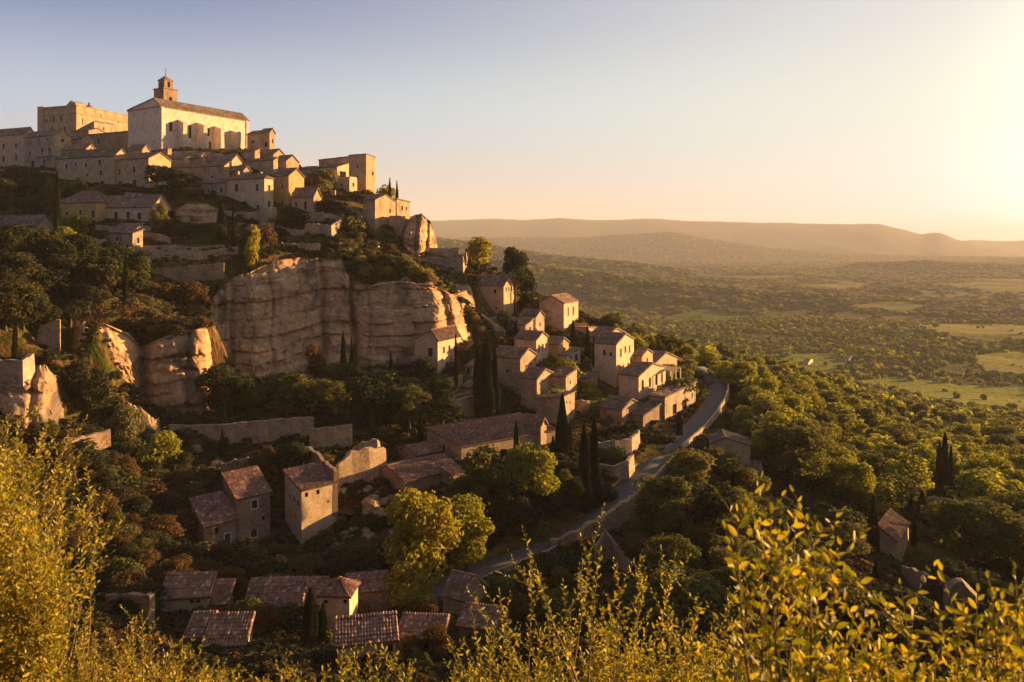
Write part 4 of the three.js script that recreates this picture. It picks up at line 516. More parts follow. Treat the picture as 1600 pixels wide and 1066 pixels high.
house('pink_house', 'pink sunlit house with arched door below the church terrace', 318, 362, 378, 250, 276, 288, 30, 'gx', { mat: M.plasterPink, rise: 2.2, fw: [[0.35, 0.4, 0.9, 1.3], [0.62, 0.5, 1.1, 1.8, 'archdoor']], rw: [[0.5, 0.5, 0.8, 1.1]], chim: [[0.95, 0.5, 1.2]] });
house('stone_house', 'long low pale house with a tiny gable below the pink sunlit house', 266, 350, 358, 259, 298, 272, 20, 'sf', { mat: M.stonePink, rise: 1.6, fw: [[0.1, 0.4, 0.6, 0.8], [0.42, 0.45, 0.9, 1], [0.78, 0.45, 0.8, 0.9, 'hole'], [0.3, 0.75, 0.5, 0.5, 'hole'], [0.6, 0.75, 0.6, 0.6, 'hole']] });
house('stone_house', 'plain house with deep loggia left of the lone square tower', 494, 525, 546, 261, 303, 282, 28, 'sf', { mat: M.plaster, rise: 2, fw: [[0.55, 0.45, 0.8, 1.3], [0.85, 0.6, 0.6, 0.8]], rw: [[0.5, 0.25, 3.4, 2.2, 'hole']] });
house('stone_house', 'small flat-roofed box house in front of the lone square tower', 524, 546, 558, 276, 306, 272, 28, 'flat', { mat: M.plasterPink, rw: [[0.5, 0.4, 0.8, 1]], fw: [[0.4, 0.4, 0.6, 0.8, 'hole']] });
house('stone_house', 'weathered flat house behind the loggia house', 498, 546, 552, 245, 268, 304, 20, 'sl', { mat: M.stone, rise: 0.8, fw: [[0.3, 0.4, 0.7, 0.9], [0.6, 0.5, 0.6, 0.7, 'hole']] });
house('square_tower', 'tall square tower house with brightly lit right wall on the skyline', 545, 572, 586.5, 241, 306, 278, 30, 'sb', { mat: M.plasterTan, rise: 0.6, cat: 'tower', fw: [[0.5, 0.28, 0.6, 0.8, 'hole'], [0.48, 0.55, 0.7, 1, 'hole']], rw: [[0.72, 0.45, 0.7, 1, 'hole']], over: 0.12 });
house('bastion', 'massive rampart bastion under tiled roof at the cliff edge', 567, 586, 618, 312, 400, 243, 24, 'gx', { mat: M.stone, rise: 1.8, cat: 'bastion', bury: 6, rw: [[0.72, 0.18, 0.8, 1.2]] });
house('stone_house', 'small sunlit house on top of the rampart', 604, 620, 640, 311, 345, 254, 26, 'sb', { mat: M.stone, rise: 0.6, rw: [[0.4, 0.4, 0.9, 1.3], [0.75, 0.4, 0.7, 1]] });
house('rampart', 'narrow stepped rampart block right of the bastion', 608, 626, 648, 337, 402, 246, 24, 'flat', { mat: M.stone, cat: 'rampart', bury: 6, rw: [[0.3, 0.3, 0.6, 1.4, 'hole']] });
house('stone_house', 'small plain house behind the two-window cottage', 463, 482, 495, 264, 292, 284, 28, 'sf', { mat: M.stonePink, rise: 1.2, fw: [[0.5, 0.45, 0.8, 1]] });
house('stone_house', 'low tiled house between the pink house and the flat plain-walled house', 356, 380, 392, 266, 288, 274, 28, 'gx', { mat: M.stone, rise: 1.6, fw: [[0.5, 0.5, 0.8, 1]], rw: [[0.5, 0.4, 0.7, 1]] });
house('stone_house', 'little house wedged left of the pink sunlit house', 286, 312, 322, 246, 268, 286, 28, 'gx', { mat: M.stonePink, rise: 1.8, fw: [[0.4, 0.5, 0.8, 1]] });
house('stone_house', 'plain stepped house below the church terrace wall', 262, 286, 296, 248, 272, 282, 26, 'sf', { mat: M.stone, rise: 1, fw: [[0.5, 0.4, 0.7, 0.9, 'hole']] });
house('stone_house', 'shaded house behind the wide three-storey house', 96, 134, 150, 232, 252, 284, 24, 'gx', { mat: M.stonePink, rise: 1.8, fw: [[0.3, 0.5, 0.8, 1.1], [0.7, 0.5, 0.8, 1.1]] });
house('stone_house', 'small gabled house beside the white balcony row house', 108, 128, 146, 216, 240, 306, 26, 'gx', { mat: M.stonePink, rise: 1.6, fw: [[0.5, 0.5, 0.8, 1]] });
house('stone_house', 'lean-to house under the loggia house', 500, 522, 530, 286, 306, 274, 28, 'sf', { mat: M.stone, rise: 0.8, fw: [[0.5, 0.5, 0.8, 1]] });
house('stone_house', 'low stone outbuilding left of the triple cypress', 722, 740, 750, 606, 640, 181, 26, 'sf', { mat: M.stone, rise: 0.8, fine: 1, fw: [[0.5, 0.5, 0.8, 1.2, 'hole']] });
house('stone_house', 'garden house between the stacked houses and the tall square house', 904, 922, 934, 592, 622, 200, 28, 'sf', { mat: M.stonePink, rise: 0.9, fine: 1, fw: [[0.5, 0.5, 0.8, 1, 'hole']] });
house('ruined_house', 'broken tiled outhouse at the right of the ruined double roof', 688, 708, 724, 744, 768, 134, 40, 'sr', { mat: M.stoneDark, rise: 0.9, tile: M.tilePink });
house('stone_house', 'small house right of the tall square eastern house', 990, 1003, 1020, 556, 580, 216, 32, 'gx', { mat: M.plasterTan, rise: 1.4, rw: [[0.5, 0.4, 0.8, 1]] });
for (const [px, py, s, label] of [[1072, 548, 9, 'tiny pale farmhouse on the plain just above the crest trees'], [1092, 557, 11, 'small farmhouse on the plain right of the tiny pale one'], [1128, 553, 12, 'pale farmhouse on the plain beyond the road bend'], [1262, 572, 12, 'small pale house by the round field on the plain'], [1326, 566, 10, 'distant pale house among trees on the plain right of the round field'], [962, 480, 8, 'distant hazy farmhouse on the wooded slope behind the eastern houses']]) { const z = -hit(px, py, 330).z; house('farmhouse', label, px - s * 0.6, px + s * 0.1, px + s * 0.7, py - s * 0.45, py, z, 30, 'gx', { mat: M.plasterWhite, tile: M.tile, rise: 2, s: 0, fw: [[0.5, 0.5, 1, 1.4]] }); }
// upper left, below the trees
house('ochre_house', 'ochre house with wide hipped roof on the shaded upper left slope', 89, 150, 158, 317, 356, 228, 18, 'hip', { mat: M.plasterOchre, rise: 3.6, len: 9, tile: M.tile, fw: [[0.25, 0.4, 0.7, 0.8, 'hole'], [0.6, 0.4, 0.9, 1.6], [0.92, 0.45, 1, 1.7]] });
house('cream_house', 'long cream house with four dark windows and vines on the left slope', 150, 237, 267, 323, 352, 227, 16, 'gx', { mat: M.plaster, rise: 3.4, tile: M.tile, sh: WH, shp: 0.2, fw: [[0.15, 0.55, 1.4, 2], [0.36, 0.45, 1.1, 1.6], [0.58, 0.45, 1, 1.6], [0.78, 0.5, 1.1, 1.6]], rw: [[0.4, 0.4, 0.8, 1.2]], chim: [[0.5, 0.5, 2], [0.38, 0.5, 2]] });
house('stone_house', 'little two-window roof cottage beside the small pale tower', 169, 205, 208, 363, 384, 207, 18, 'sf', { len: 4, mat: M.stoneDark, rise: 2.2, fw: [[0.4, 0.5, 0.8, 1]] });
house('pale_house', 'small pale tower house with arched door among the left terraces', 190, 207, 223, 365, 408, 204, 22, 'sf', { mat: M.stonePink, rise: 1, fw: [[0.5, 0.5, 0.7, 0.9, 'hole']], rw: [[0.5, 0.25, 0.9, 1.2, 'arch'], [0.7, 0.8, 0.9, 1.9, 'archdoor']] });
house('stone_house', 'low grey-roofed house half hidden by trees at the left edge', -30, 58, 84, 352, 384, 214, 20, 'gx', { mat: M.stoneGrey, rise: 2.6, tile: M.tileGrey, fw: [[0.4, 0.5, 0.9, 1.2], [0.75, 0.5, 0.9, 1.2]] });
// foot of the cliff
house('cliff_house', 'cream house with tiled roof standing against the cliff foot', 648, 684, 719, 532, 586, 187, 24, 'gz', { mat: M.plaster, rise: 2.2, ridge: 0.72, tile: M.tilePink, fine: 1, fw: [[0.68, 0.36, 1.3, 2.0], [0.68, 0.7, 0.8, 1, 'hole'], [0.75, 0.9, 1, 1.6, 'door']], rw: [[0.25, 0.32, 1.2, 1.6, 'closed'], [0.5, 0.32, 1.0, 1.6], [0.4, 0.84, 1.6, 2.4, 'door']] });
house('stone_house', 'low white annex right of the cliff-foot house', 727, 738, 752, 573, 590, 188, 26, 'sf', { mat: M.stonePink, rise: 1, fw: [[0.4, 0.5, 1, 1.6, 'hole']] });
// the eastern quarter
house('stone_house', 'square stone house with three attic windows under the tall pine', 748, 787, 803, 446, 494, 226, 26, 'gx', { mat: M.plasterTan, rise: 2.6, rw: [[0.25, 0.14, 0.6, 1], [0.5, 0.14, 0.6, 1], [0.75, 0.14, 0.6, 1]], fw: [[0.65, 0.2, 0.7, 0.9, 'hole'], [0.7, 0.75, 0.5, 0.6, 'hole']], chim: [[0.55, 0.45, 1.6]] });
house('pale_house', 'big pale gabled house on the ridge right of the tall pine', 843, 881, 903.5, 474, 510, 232, 26, 'gz', { mat: M.plasterPink, rise: 2, rw: [[0.3, 0.4, 0.7, 2], [0.65, 0.4, 0.8, 2.2, 'arch']] });
house('stone_house', 'long sloping-roofed annex left of the big pale gabled house', 820, 846, 856, 488, 505, 230, 26, 'sl', { mat: M.stonePink, rise: 1.8 });
house('stone_house', 'small house with bright white gable below the pale ridge house', 812, 837, 850.5, 495, 522, 220, 28, 'gx', { mat: M.stonePink, rise: 1.6, tile: M.tileGrey, rw: [[0.5, 0.5, 0.7, 0.8, 'hole']] });
house('stone_house', 'low terrace house with dark porch at the top of the stacked houses', 786, 821, 833, 508, 530, 213, 28, 'sf', { mat: M.stonePink, rise: 1.2, fw: [[0.55, 0.55, 1.8, 1.6, 'hole']], rw: [[0.6, 0.4, 0.8, 1.2]] });
house('stone_house', 'tower-like house with three bright windows in the stacked houses', 804, 838, 857, 531, 588, 202, 28, 'gx', { mat: M.plaster, rise: 1.6, fine: 1, fw: [[0.3, 0.3, 0.7, 0.9], [0.65, 0.35, 0.8, 1]], rw: [[0.22, 0.25, 0.8, 1.4], [0.52, 0.25, 0.8, 1.4], [0.8, 0.25, 0.8, 1.4], [0.25, 0.65, 0.8, 1.3], [0.6, 0.65, 0.9, 1.6], [0.6, 0.9, 1, 1.7, 'door']] });
house('stone_house', 'tall blank-walled house in front of the three-window tower house', 768, 813, 837, 560, 645, 189, 26, 'gx', { mat: M.stone, rise: 1.8, tile: M.tilePink, fine: 1, fw: [[0.55, 0.25, 0.6, 0.8, 'hole'], [0.7, 0.55, 0.5, 0.6, 'hole'], [0.6, 0.85, 0.7, 0.7, 'hole']], rw: [[0.35, 0.2, 0.8, 1.4], [0.68, 0.18, 0.8, 1.4]] });
house('stone_house', 'narrow wall house stepping down from the blank-walled house', 814, 839, 864, 592, 662, 183, 26, 'gx', { mat: M.stone, rise: 1.6, tile: M.tilePink, fine: 1, fw: [[0.5, 0.85, 0.9, 1.2, 'hole']], rw: [[0.3, 0.1, 0.8, 1]] });
house('stone_house', 'lowest stacked house with sunlit right wall behind the road cypress', 838, 880, 898, 620, 676, 177, 26, 'sl', { mat: M.stone, rise: 0.9, fine: 1, rw: [[0.3, 0.2, 0.6, 0.7, 'hole'], [0.6, 0.25, 0.6, 0.7, 'hole'], [0.75, 0.55, 0.6, 0.8, 'hole']], fw: [[0.3, 0.8, 0.8, 1, 'hole']] });
house('stone_house', 'roof-garden house with tall lit corner among the stacked houses', 858, 884, 901.5, 589, 645, 188, 27, 'sf', { mat: M.stonePink, rise: 1, tile: M.tilePink, fine: 1, rw: [[0.4, 0.2, 0.7, 1], [0.5, 0.55, 0.8, 1.2]] });
house('ochre_house', 'small ochre house right of the three-window tower house', 855, 874, 888.5, 538, 565, 209, 28, 'gx', { mat: M.plasterOchre, rise: 1.4, rw: [[0.5, 0.4, 0.7, 1.2]] });
house('pale_house', 'tiny house with white terrace below the small ochre house', 874, 886, 907, 556, 570, 204, 30, 'sf', { mat: M.plasterWhite, rise: 1, rw: [[0.3, 0.5, 1.4, 1.4, 'hole'], [0.7, 0.5, 1.4, 1.4, 'hole']] });
house('stone_house', 'tall square house with two-storey sunlit front in the eastern quarter', 929, 963, 990.5, 538, 603, 205, 28, 'gx', { mat: M.plaster, rise: 2, fine: 1, fw: [[0.45, 0.22, 0.6, 1.2], [0.75, 0.25, 0.5, 0.9]], rw: [[0.25, 0.24, 0.9, 1.8], [0.5, 0.2, 0.9, 1.4], [0.75, 0.22, 0.8, 1.6], [0.18, 0.6, 0.7, 0.8], [0.4, 0.6, 0.7, 0.8], [0.66, 0.6, 0.8, 0.9], [0.85, 0.55, 0.8, 1.2]] });
{ const g = house('arcaded_house', 'low house with arched porch and pergola right of the tall square house', 967, 998, 1040, 588, 626, 198, 32, 'gx', { mat: M.plaster, rise: 2, fine: 1, tile: M.tile, rw: [[0.14, 0.42, 1.5, 2.6, 'arch'], [0.4, 0.42, 1.5, 2.6, 'arch'], [0.64, 0.42, 1.5, 2.6, 'arch'], [0.86, 0.42, 1.2, 2.4, 'arch']], s: 0 });
  const c = new MB(), z0 = -g.Ln, y = g.Hh - 0.4; for (const [x, z] of [[0.2, z0 - 3], [3, z0 - 3], [3, z0 + 0.5], [3, z0 + 3.5]]) c.box(x - 0.12, -2, z - 0.12, x + 0.12, y, z + 0.12); for (let i = 0; i < 8; i++) c.box(-0.4, y, z0 - 3 + i * 0.9, 3.3, y + 0.12, z0 - 2.9 + i * 0.9); part('pergola', c.geo(), M.surround, g); }
house('stone_house', 'grey-roofed house with dark shaded terrace by the road bend', 1015, 1039, 1087, 621, 662, 191, 34, 'sf', { mat: M.stonePink, rise: 0.8, tile: M.tileGrey, fine: 1, rw: [[0.3, 0.6, 2.4, 2.4, 'hole'], [0.62, 0.6, 3, 2.4, 'hole'], [0.88, 0.35, 0.8, 1.4]], chim: [[0.4, 0.6, 0.8]] });
house('stone_house', 'broad tiled roof behind the arcaded house', 1000, 1022, 1058, 569, 592, 226, 34, 'gx', { mat: M.plasterTan, rise: 2.4, rw: [[0.6, 0.6, 0.8, 1]] });
house('stone_house', 'low house with flat roof line behind the tall square house', 896, 918, 934, 512, 540, 232, 28, 'sb', { mat: M.plasterTan, rise: 0.8, rw: [[0.5, 0.5, 0.8, 1]] });
house('stone_house', 'brown-roofed back house left of the tall square house', 918, 946, 978, 528, 556, 224, 30, 'gx', { mat: M.stone, rise: 2, fw: [[0.5, 0.5, 0.7, 1]] });
house('stone_house', 'flat ruin roof with broken beams below the arcaded house', 938, 972, 1000, 640, 668, 183, 34, 'gx', { mat: M.stoneDark, rise: 1.6, fine: 1, tile: M.tileGrey, fw: [[0.4, 0.6, 1, 1.4, 'hole']] });
house('stone_house', 'wide low tiled roof left of the dark shaded terrace', 985, 1005, 1042, 650, 672, 184, 38, 'sf', { mat: M.stoneDark, rise: 2, fine: 1, tile: M.tileGrey });
house('barn', 'long stone barn with sagging tiled roof in the middle of the slope', 667, 721, 870, 698, 738, 142, 53, 'sr', { mat: M.stone, rise: 1.1, cat: 'barn', tile: M.tilePink, rw: [[0.06, 0.4, 0.5, 0.8, 'hole'], [0.3, 0.4, 0.7, 0.9, 'hole']], fw: [[0.5, 0.3, 0.8, 1.2, 'hole']] });
house('stone_house', 'small lit-gabled shed behind the right end of the long barn', 818, 845, 854, 664, 690, 152, 34, 'gx', { mat: M.stone, rise: 1.2, tile: M.tilePink });
house('ruined_house', 'ruined house with low double tiled roof left of the long barn', 582, 632, 720, 752, 775, 131, 50, 'gz', { mat: M.stoneDark, rise: 1.3, tile: M.tilePink });
house('ruined_house', 'small broken tiled roof above the ruined double-roofed house', 622, 650, 690, 712, 735, 142, 50, 'gz', { mat: M.stoneDark, rise: 1, tile: M.tilePink });
// ravine houses
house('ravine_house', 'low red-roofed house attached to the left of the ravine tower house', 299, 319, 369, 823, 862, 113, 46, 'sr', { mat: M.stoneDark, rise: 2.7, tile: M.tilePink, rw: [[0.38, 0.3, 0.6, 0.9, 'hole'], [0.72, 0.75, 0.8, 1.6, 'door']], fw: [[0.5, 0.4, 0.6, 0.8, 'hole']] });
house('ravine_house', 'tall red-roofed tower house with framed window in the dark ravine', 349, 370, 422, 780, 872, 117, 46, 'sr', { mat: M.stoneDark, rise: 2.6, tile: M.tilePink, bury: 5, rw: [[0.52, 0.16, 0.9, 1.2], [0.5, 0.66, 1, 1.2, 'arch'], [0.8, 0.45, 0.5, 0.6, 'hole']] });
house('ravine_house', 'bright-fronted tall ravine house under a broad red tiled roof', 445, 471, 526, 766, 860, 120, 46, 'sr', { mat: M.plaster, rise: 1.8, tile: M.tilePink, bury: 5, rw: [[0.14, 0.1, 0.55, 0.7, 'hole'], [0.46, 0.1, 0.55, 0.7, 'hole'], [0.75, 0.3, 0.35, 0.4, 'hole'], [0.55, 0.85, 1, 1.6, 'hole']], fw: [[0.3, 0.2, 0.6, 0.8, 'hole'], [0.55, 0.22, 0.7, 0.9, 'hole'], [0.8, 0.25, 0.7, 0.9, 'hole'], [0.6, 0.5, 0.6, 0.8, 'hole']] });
// farm at the bottom
house('farmhouse', 'farmhouse with steep tiled roof at the upper left of the bottom farm', 251, 325, 325, 932, 975, 92.5, -8, 'sf', { mat: M.plasterTan, rise: 1.3, len: 3.1, tile: M.tilePink, fw: [[0.66, 0.14, 0.5, 0.5, 'hole'], [0.78, 0.14, 0.5, 0.5, 'hole']] });
house('farm_shed', 'small shed roof against the right side of the upper left farmhouse', 327, 354, 354, 943, 975, 93, -6, 'sf', { mat: M.stoneDark, rise: 1.3, len: 3, tile: M.tilePink, cat: 'shed' });
house('farmhouse', 'long tiled farm building behind the cypress at the bottom', 383, 469, 469, 946, 978, 92, -4, 'sf', { mat: M.stoneDark, rise: 1.6, len: 3.4, tile: M.tilePink, fw: [[0.5, 0.4, 0.6, 0.7, 'hole']] });
house('farmhouse', 'lower tiled range between the cypress and the pale farmhouse', 469, 505, 505, 944, 978, 95, -6, 'sf', { mat: M.stoneDark, rise: 1.5, len: 3.4, tile: M.tilePink });
house('farmhouse', 'pale hip-roofed farmhouse right of the bottom cypress', 499, 546, 553, 934, 985, 90, 4, 'hip', { mat: M.plaster, rise: 1.3, len: 3.6, tile: M.tilePink, fw: [[0.2, 0.16, 0.5, 0.5, 'hole'], [0.85, 0.14, 0.5, 0.5, 'hole']] });
house('farm_shed', 'long thin tiled roof running right from the pale farmhouse', 544, 606, 606, 921, 960, 98, -14, 'sf', { mat: M.stoneDark, rise: 1, len: 2.6, tile: M.tilePink, cat: 'shed' });
house('farmhouse', 'front farmhouse with wide dark tiled roof at the bottom centre', 527, 619, 619, 1000, 1060, 81, -12, 'sf', { mat: M.plasterTan, rise: 1.1, len: 3.2, tile: M.tilePink, fw: [[0.88, 0.2, 0.7, 0.8, 'hole'], [0.5, 0.4, 0.6, 0.8, 'hole']] });
house('farmhouse', 'front farmhouse with two small windows at the bottom left', 318, 381, 381, 1008, 1060, 82, -5, 'sf', { mat: M.plasterTan, rise: 1.4, len: 3.6, tile: M.tilePink, fw: [[0.35, 0.2, 0.4, 0.6, 'hole'], [0.68, 0.24, 0.5, 0.6, 'hole']] });
house('farm_shed', 'low lean-to roof left of the two-window front farmhouse', 290, 322, 322, 995, 1040, 84, -4, 'sf', { mat: M.stoneDark, rise: 1, len: 3, tile: M.tilePink, cat: 'shed' });
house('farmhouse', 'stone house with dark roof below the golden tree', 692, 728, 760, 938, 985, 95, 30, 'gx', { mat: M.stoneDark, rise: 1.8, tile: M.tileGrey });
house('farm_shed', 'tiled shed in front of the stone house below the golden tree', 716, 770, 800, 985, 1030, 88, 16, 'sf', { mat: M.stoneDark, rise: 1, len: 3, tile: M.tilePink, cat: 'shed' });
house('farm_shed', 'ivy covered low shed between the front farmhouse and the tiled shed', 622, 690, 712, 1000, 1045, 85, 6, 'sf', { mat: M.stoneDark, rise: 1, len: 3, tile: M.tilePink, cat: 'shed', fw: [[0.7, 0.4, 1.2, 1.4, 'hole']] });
// right of the road
house('pale_house', 'plain pale house with curved roof line below the road bend', 1112, 1172, 1174, 696, 738, 151, 10, 'gz', { mat: M.plasterTan, tile: M.tileGrey, rise: 1.2, len: 6, bury: 5, ridge: 0.35 });
house('stone_house', 'ruined annex with collapsed end below the plain pale house', 1148, 1190, 1212, 742, 778, 147, 14, 'sf', { len: 5, mat: M.stonePink, rise: 1, tile: M.tileGrey, rw: [[0.45, 0.35, 1.6, 2, 'hole']] });
house('stone_house', 'lone two-storey house among cypresses on the right slope', 1373, 1401.5, 1420, 846, 890, 138, 36, 'sr', { mat: M.plaster, rise: 1.9, tile: M.tilePink, rw: [[0.3, 0.2, 0.6, 0.9, 'arch'], [0.65, 0.2, 0.6, 0.9, 'arch'], [0.35, 0.75, 0.9, 1.4, 'archdoor']] });

// ------------------------------------------------------------------ trees and shrubs
const dirOf = (R) => { const z = R() * 2 - 1, a = R() * 6.2832, s = Math.sqrt(1 - z * z); return V(s * Math.cos(a), z, s * Math.sin(a)); };
function card(mb, p, n, axis, len, wid, c) {                  // one leafy spray: a folded diamond
  const v = n.clone().cross(axis).normalize(), u = axis, f = n.clone().multiplyScalar(wid * 0.35);
  const a = mb.v(p.clone().addScaledVector(u, -len * 0.5), 0, 0, c), b = mb.v(p.clone().addScaledVector(v, wid * 0.5).add(f), 1, 0, c), d = mb.v(p.clone().addScaledVector(u, len * 0.5), 1, 1, c), e = mb.v(p.clone().addScaledVector(v, -wid * 0.5).add(f), 0, 1, c);
  mb.t(a, b, d); mb.t(a, d, e);
}
function crown(seed, kind, n, size) {                         // within x, z -0.5..0.5, y 0..1
  const R = rng(seed), mb = new MB(), tone = () => { const t = 0.7 + R() * 0.6, y = (R() - 0.5) * 0.3; return [t * (1 + y * 0.5), t, t * (1 - y)]; };
  if (kind === 'cypress') {
    const ph = R() * 6, lean = (R() - 0.5) * 0.1;
    for (let i = 0; i < n; i++) { const y = Math.pow(R(), 0.85), a = R() * 6.2832, fl = 0.82 + 0.18 * Math.sin(a * 3 + ph) + 0.12 * Math.sin(a * 5 + y * 9 + ph), r = 0.5 * Math.pow(Math.max(0, 1 - y), 0.62) * Math.min(1, 0.45 + y * 4) * fl * (0.72 + 0.28 * Math.sqrt(R())); const out = V(Math.cos(a), 0, Math.sin(a)), p = V(out.x * r + lean * y * y, y * 0.98 + 0.01, out.z * r), ax = V(out.x * 0.25 + (R() - 0.5) * 0.4, 1, out.z * 0.25 + (R() - 0.5) * 0.4).normalize(); card(mb, p, out.clone().add(dirOf(R).multiplyScalar(0.5)).normalize(), ax, size * 0.62 * (0.7 + R() * 0.6), size * 0.9 * (0.7 + R() * 0.6), tone()); }
    return mb.geo();
  }
  const cl = [], nc = kind === 'bush' ? 11 : kind === 'pine' ? 20 : kind === 'small' ? 8 : 26;
  for (let k = 0; k < nc; k++) {
    const d = dirOf(R); let c, r;
    if (kind === 'bush' || kind === 'small') { d.y = Math.abs(d.y); c = V(d.x * 0.3, 0.18 + d.y * 0.48, d.z * 0.3); r = 0.17 + R() * 0.1; }
    else if (kind === 'pine') { const y = R(); c = V(d.x * (0.36 - 0.2 * y), 0.22 + y * 0.66, d.z * (0.36 - 0.2 * y)); r = 0.11 + R() * 0.09; }
    else if (kind === 'tall') { const y = R(); c = V(d.x * 0.3 * Math.sin(Math.PI * (0.25 + y * 0.7)), 0.14 + y * 0.74, d.z * 0.3 * Math.sin(Math.PI * (0.25 + y * 0.7))); r = 0.1 + R() * 0.09; }
    else { const rr = 0.2 + 0.8 * Math.cbrt(R()); c = V(d.x * 0.36 * rr, 0.5 + d.y * 0.37 * rr, d.z * 0.36 * rr); r = 0.09 + R() * 0.1; }
    cl.push([c, r, 0.85 + R() * 0.3]);
  }
  const per = Math.ceil(n / nc);
  for (const [c, r, ct] of cl) for (let i = 0; i < per; i++) {
    const d = dirOf(R), rr = r * (0.55 + 0.55 * Math.pow(R(), 0.4)) * (R() < 0.06 ? 1.35 : 1), p = V(c.x + d.x * rr, c.y + d.y * rr * (kind === 'pine' ? 0.6 : 0.85), c.z + d.z * rr); if (p.y < 0.01) continue;
    const nn = d.clone().add(V(0, 0.35, 0)).add(dirOf(R).multiplyScalar(0.8)).normalize(), ax = dirOf(R).cross(nn).normalize(), t = tone().map((v) => v * ct), s = size * (0.6 + R() * 0.8);
    card(mb, p, nn, ax, s, s * (0.6 + R() * 0.3), t);
  }
  return mb.geo();
}
function trunkGeo(seed, h, r, limbs) {
  const R = rng(seed), gs = []; const tube = (a, b, r0, r1) => { const l = a.distanceTo(b), g = new THREE.CylinderGeometry(r1, r0, l, 6, 1); g.translate(0, l / 2, 0); g.applyQuaternion(new THREE.Quaternion().setFromUnitVectors(V(0, 1, 0), b.clone().sub(a).normalize())); g.translate(a.x, a.y, a.z); gs.push(g); };
  const m = V((R() - 0.5) * 0.06, h * 0.5, (R() - 0.5) * 0.06), t = V((R() - 0.5) * 0.1, h, (R() - 0.5) * 0.1); tube(V(0, -0.08, 0), m, r, r * 0.8); tube(m, t, r * 0.8, r * 0.55);
  for (let k = 0; k < limbs; k++) { const a = k / limbs * 6.28 + R(), e = V(t.x + Math.cos(a) * (0.16 + R() * 0.12), h + 0.16 + R() * 0.24, t.z + Math.sin(a) * (0.16 + R() * 0.12)), s = m.clone().lerp(t, 0.5 + R() * 0.5); tube(s, e, r * 0.5, r * 0.16); }
  return mergeGeometries(gs);
}
const lod = {}, getCrown = (kind, k, level) => (lod[kind + k + level] ??= crown(k * 31 + kind.length * 7 + 1, kind, ...({ cypress: [[5200, 0.075], [2200, 0.105], [260, 0.24]], round: [[5200, 0.050], [1900, 0.078], [170, 0.24]], tall: [[4600, 0.048], [1800, 0.072], [150, 0.22]], pine: [[4600, 0.05], [2000, 0.07], [150, 0.22]], bush: [[2600, 0.070], [1000, 0.105], [120, 0.28]], small: [[900, 0.11], [300, 0.17], [90, 0.3]] }[kind][level])));
const trunks = {}, getTrunk = (kind, k) => (trunks[kind + k] ??= kind === 'cypress' ? trunkGeo(k, 0.3, 0.09, 0) : kind === 'pine' ? trunkGeo(k, 0.62, 0.03, 7) : kind === 'bush' ? trunkGeo(k, 0.2, 0.025, 5) : trunkGeo(k, 0.34, 0.038, 7));
let treeCount = 0;
function tree(name, label, cat, group, kind, p, w, h, mat, level) {
  const k = treeCount++, v = k % (kind === 'bush' ? 5 : 4), g = thing(name, label, cat, group); g.position.copy(p); g.scale.set(w, h, w); g.rotation.y = k * 2.399;
  part(kind === 'bush' ? 'stems' : 'trunk', getTrunk(kind, v), M.bark, g); const c = part(kind === 'bush' ? 'foliage' : 'crown', getCrown(kind, v, level ?? (-p.z < 165 ? 0 : 1)), mat, g);
  if (kind === 'pine') { c.scale.set(1, 0.66, 1); c.position.y = 0.36; } else if (kind !== 'bush' && kind !== 'cypress') { c.scale.set(1, 0.82, 1); c.position.y = 0.18; } return g;
}
const treeAt = (name, label, cat, kind, px, py, d, wpx, hpx, mat, level, group) => { const p = at(px, py, d); p.y = Math.min(p.y, Math.max(p.y - 2.5, ground(p.x, p.z))); return tree(name, label, cat, group, kind, p, wpx / F * d, (CY - (py - hpx)) / F * d - p.y, mat, level); };
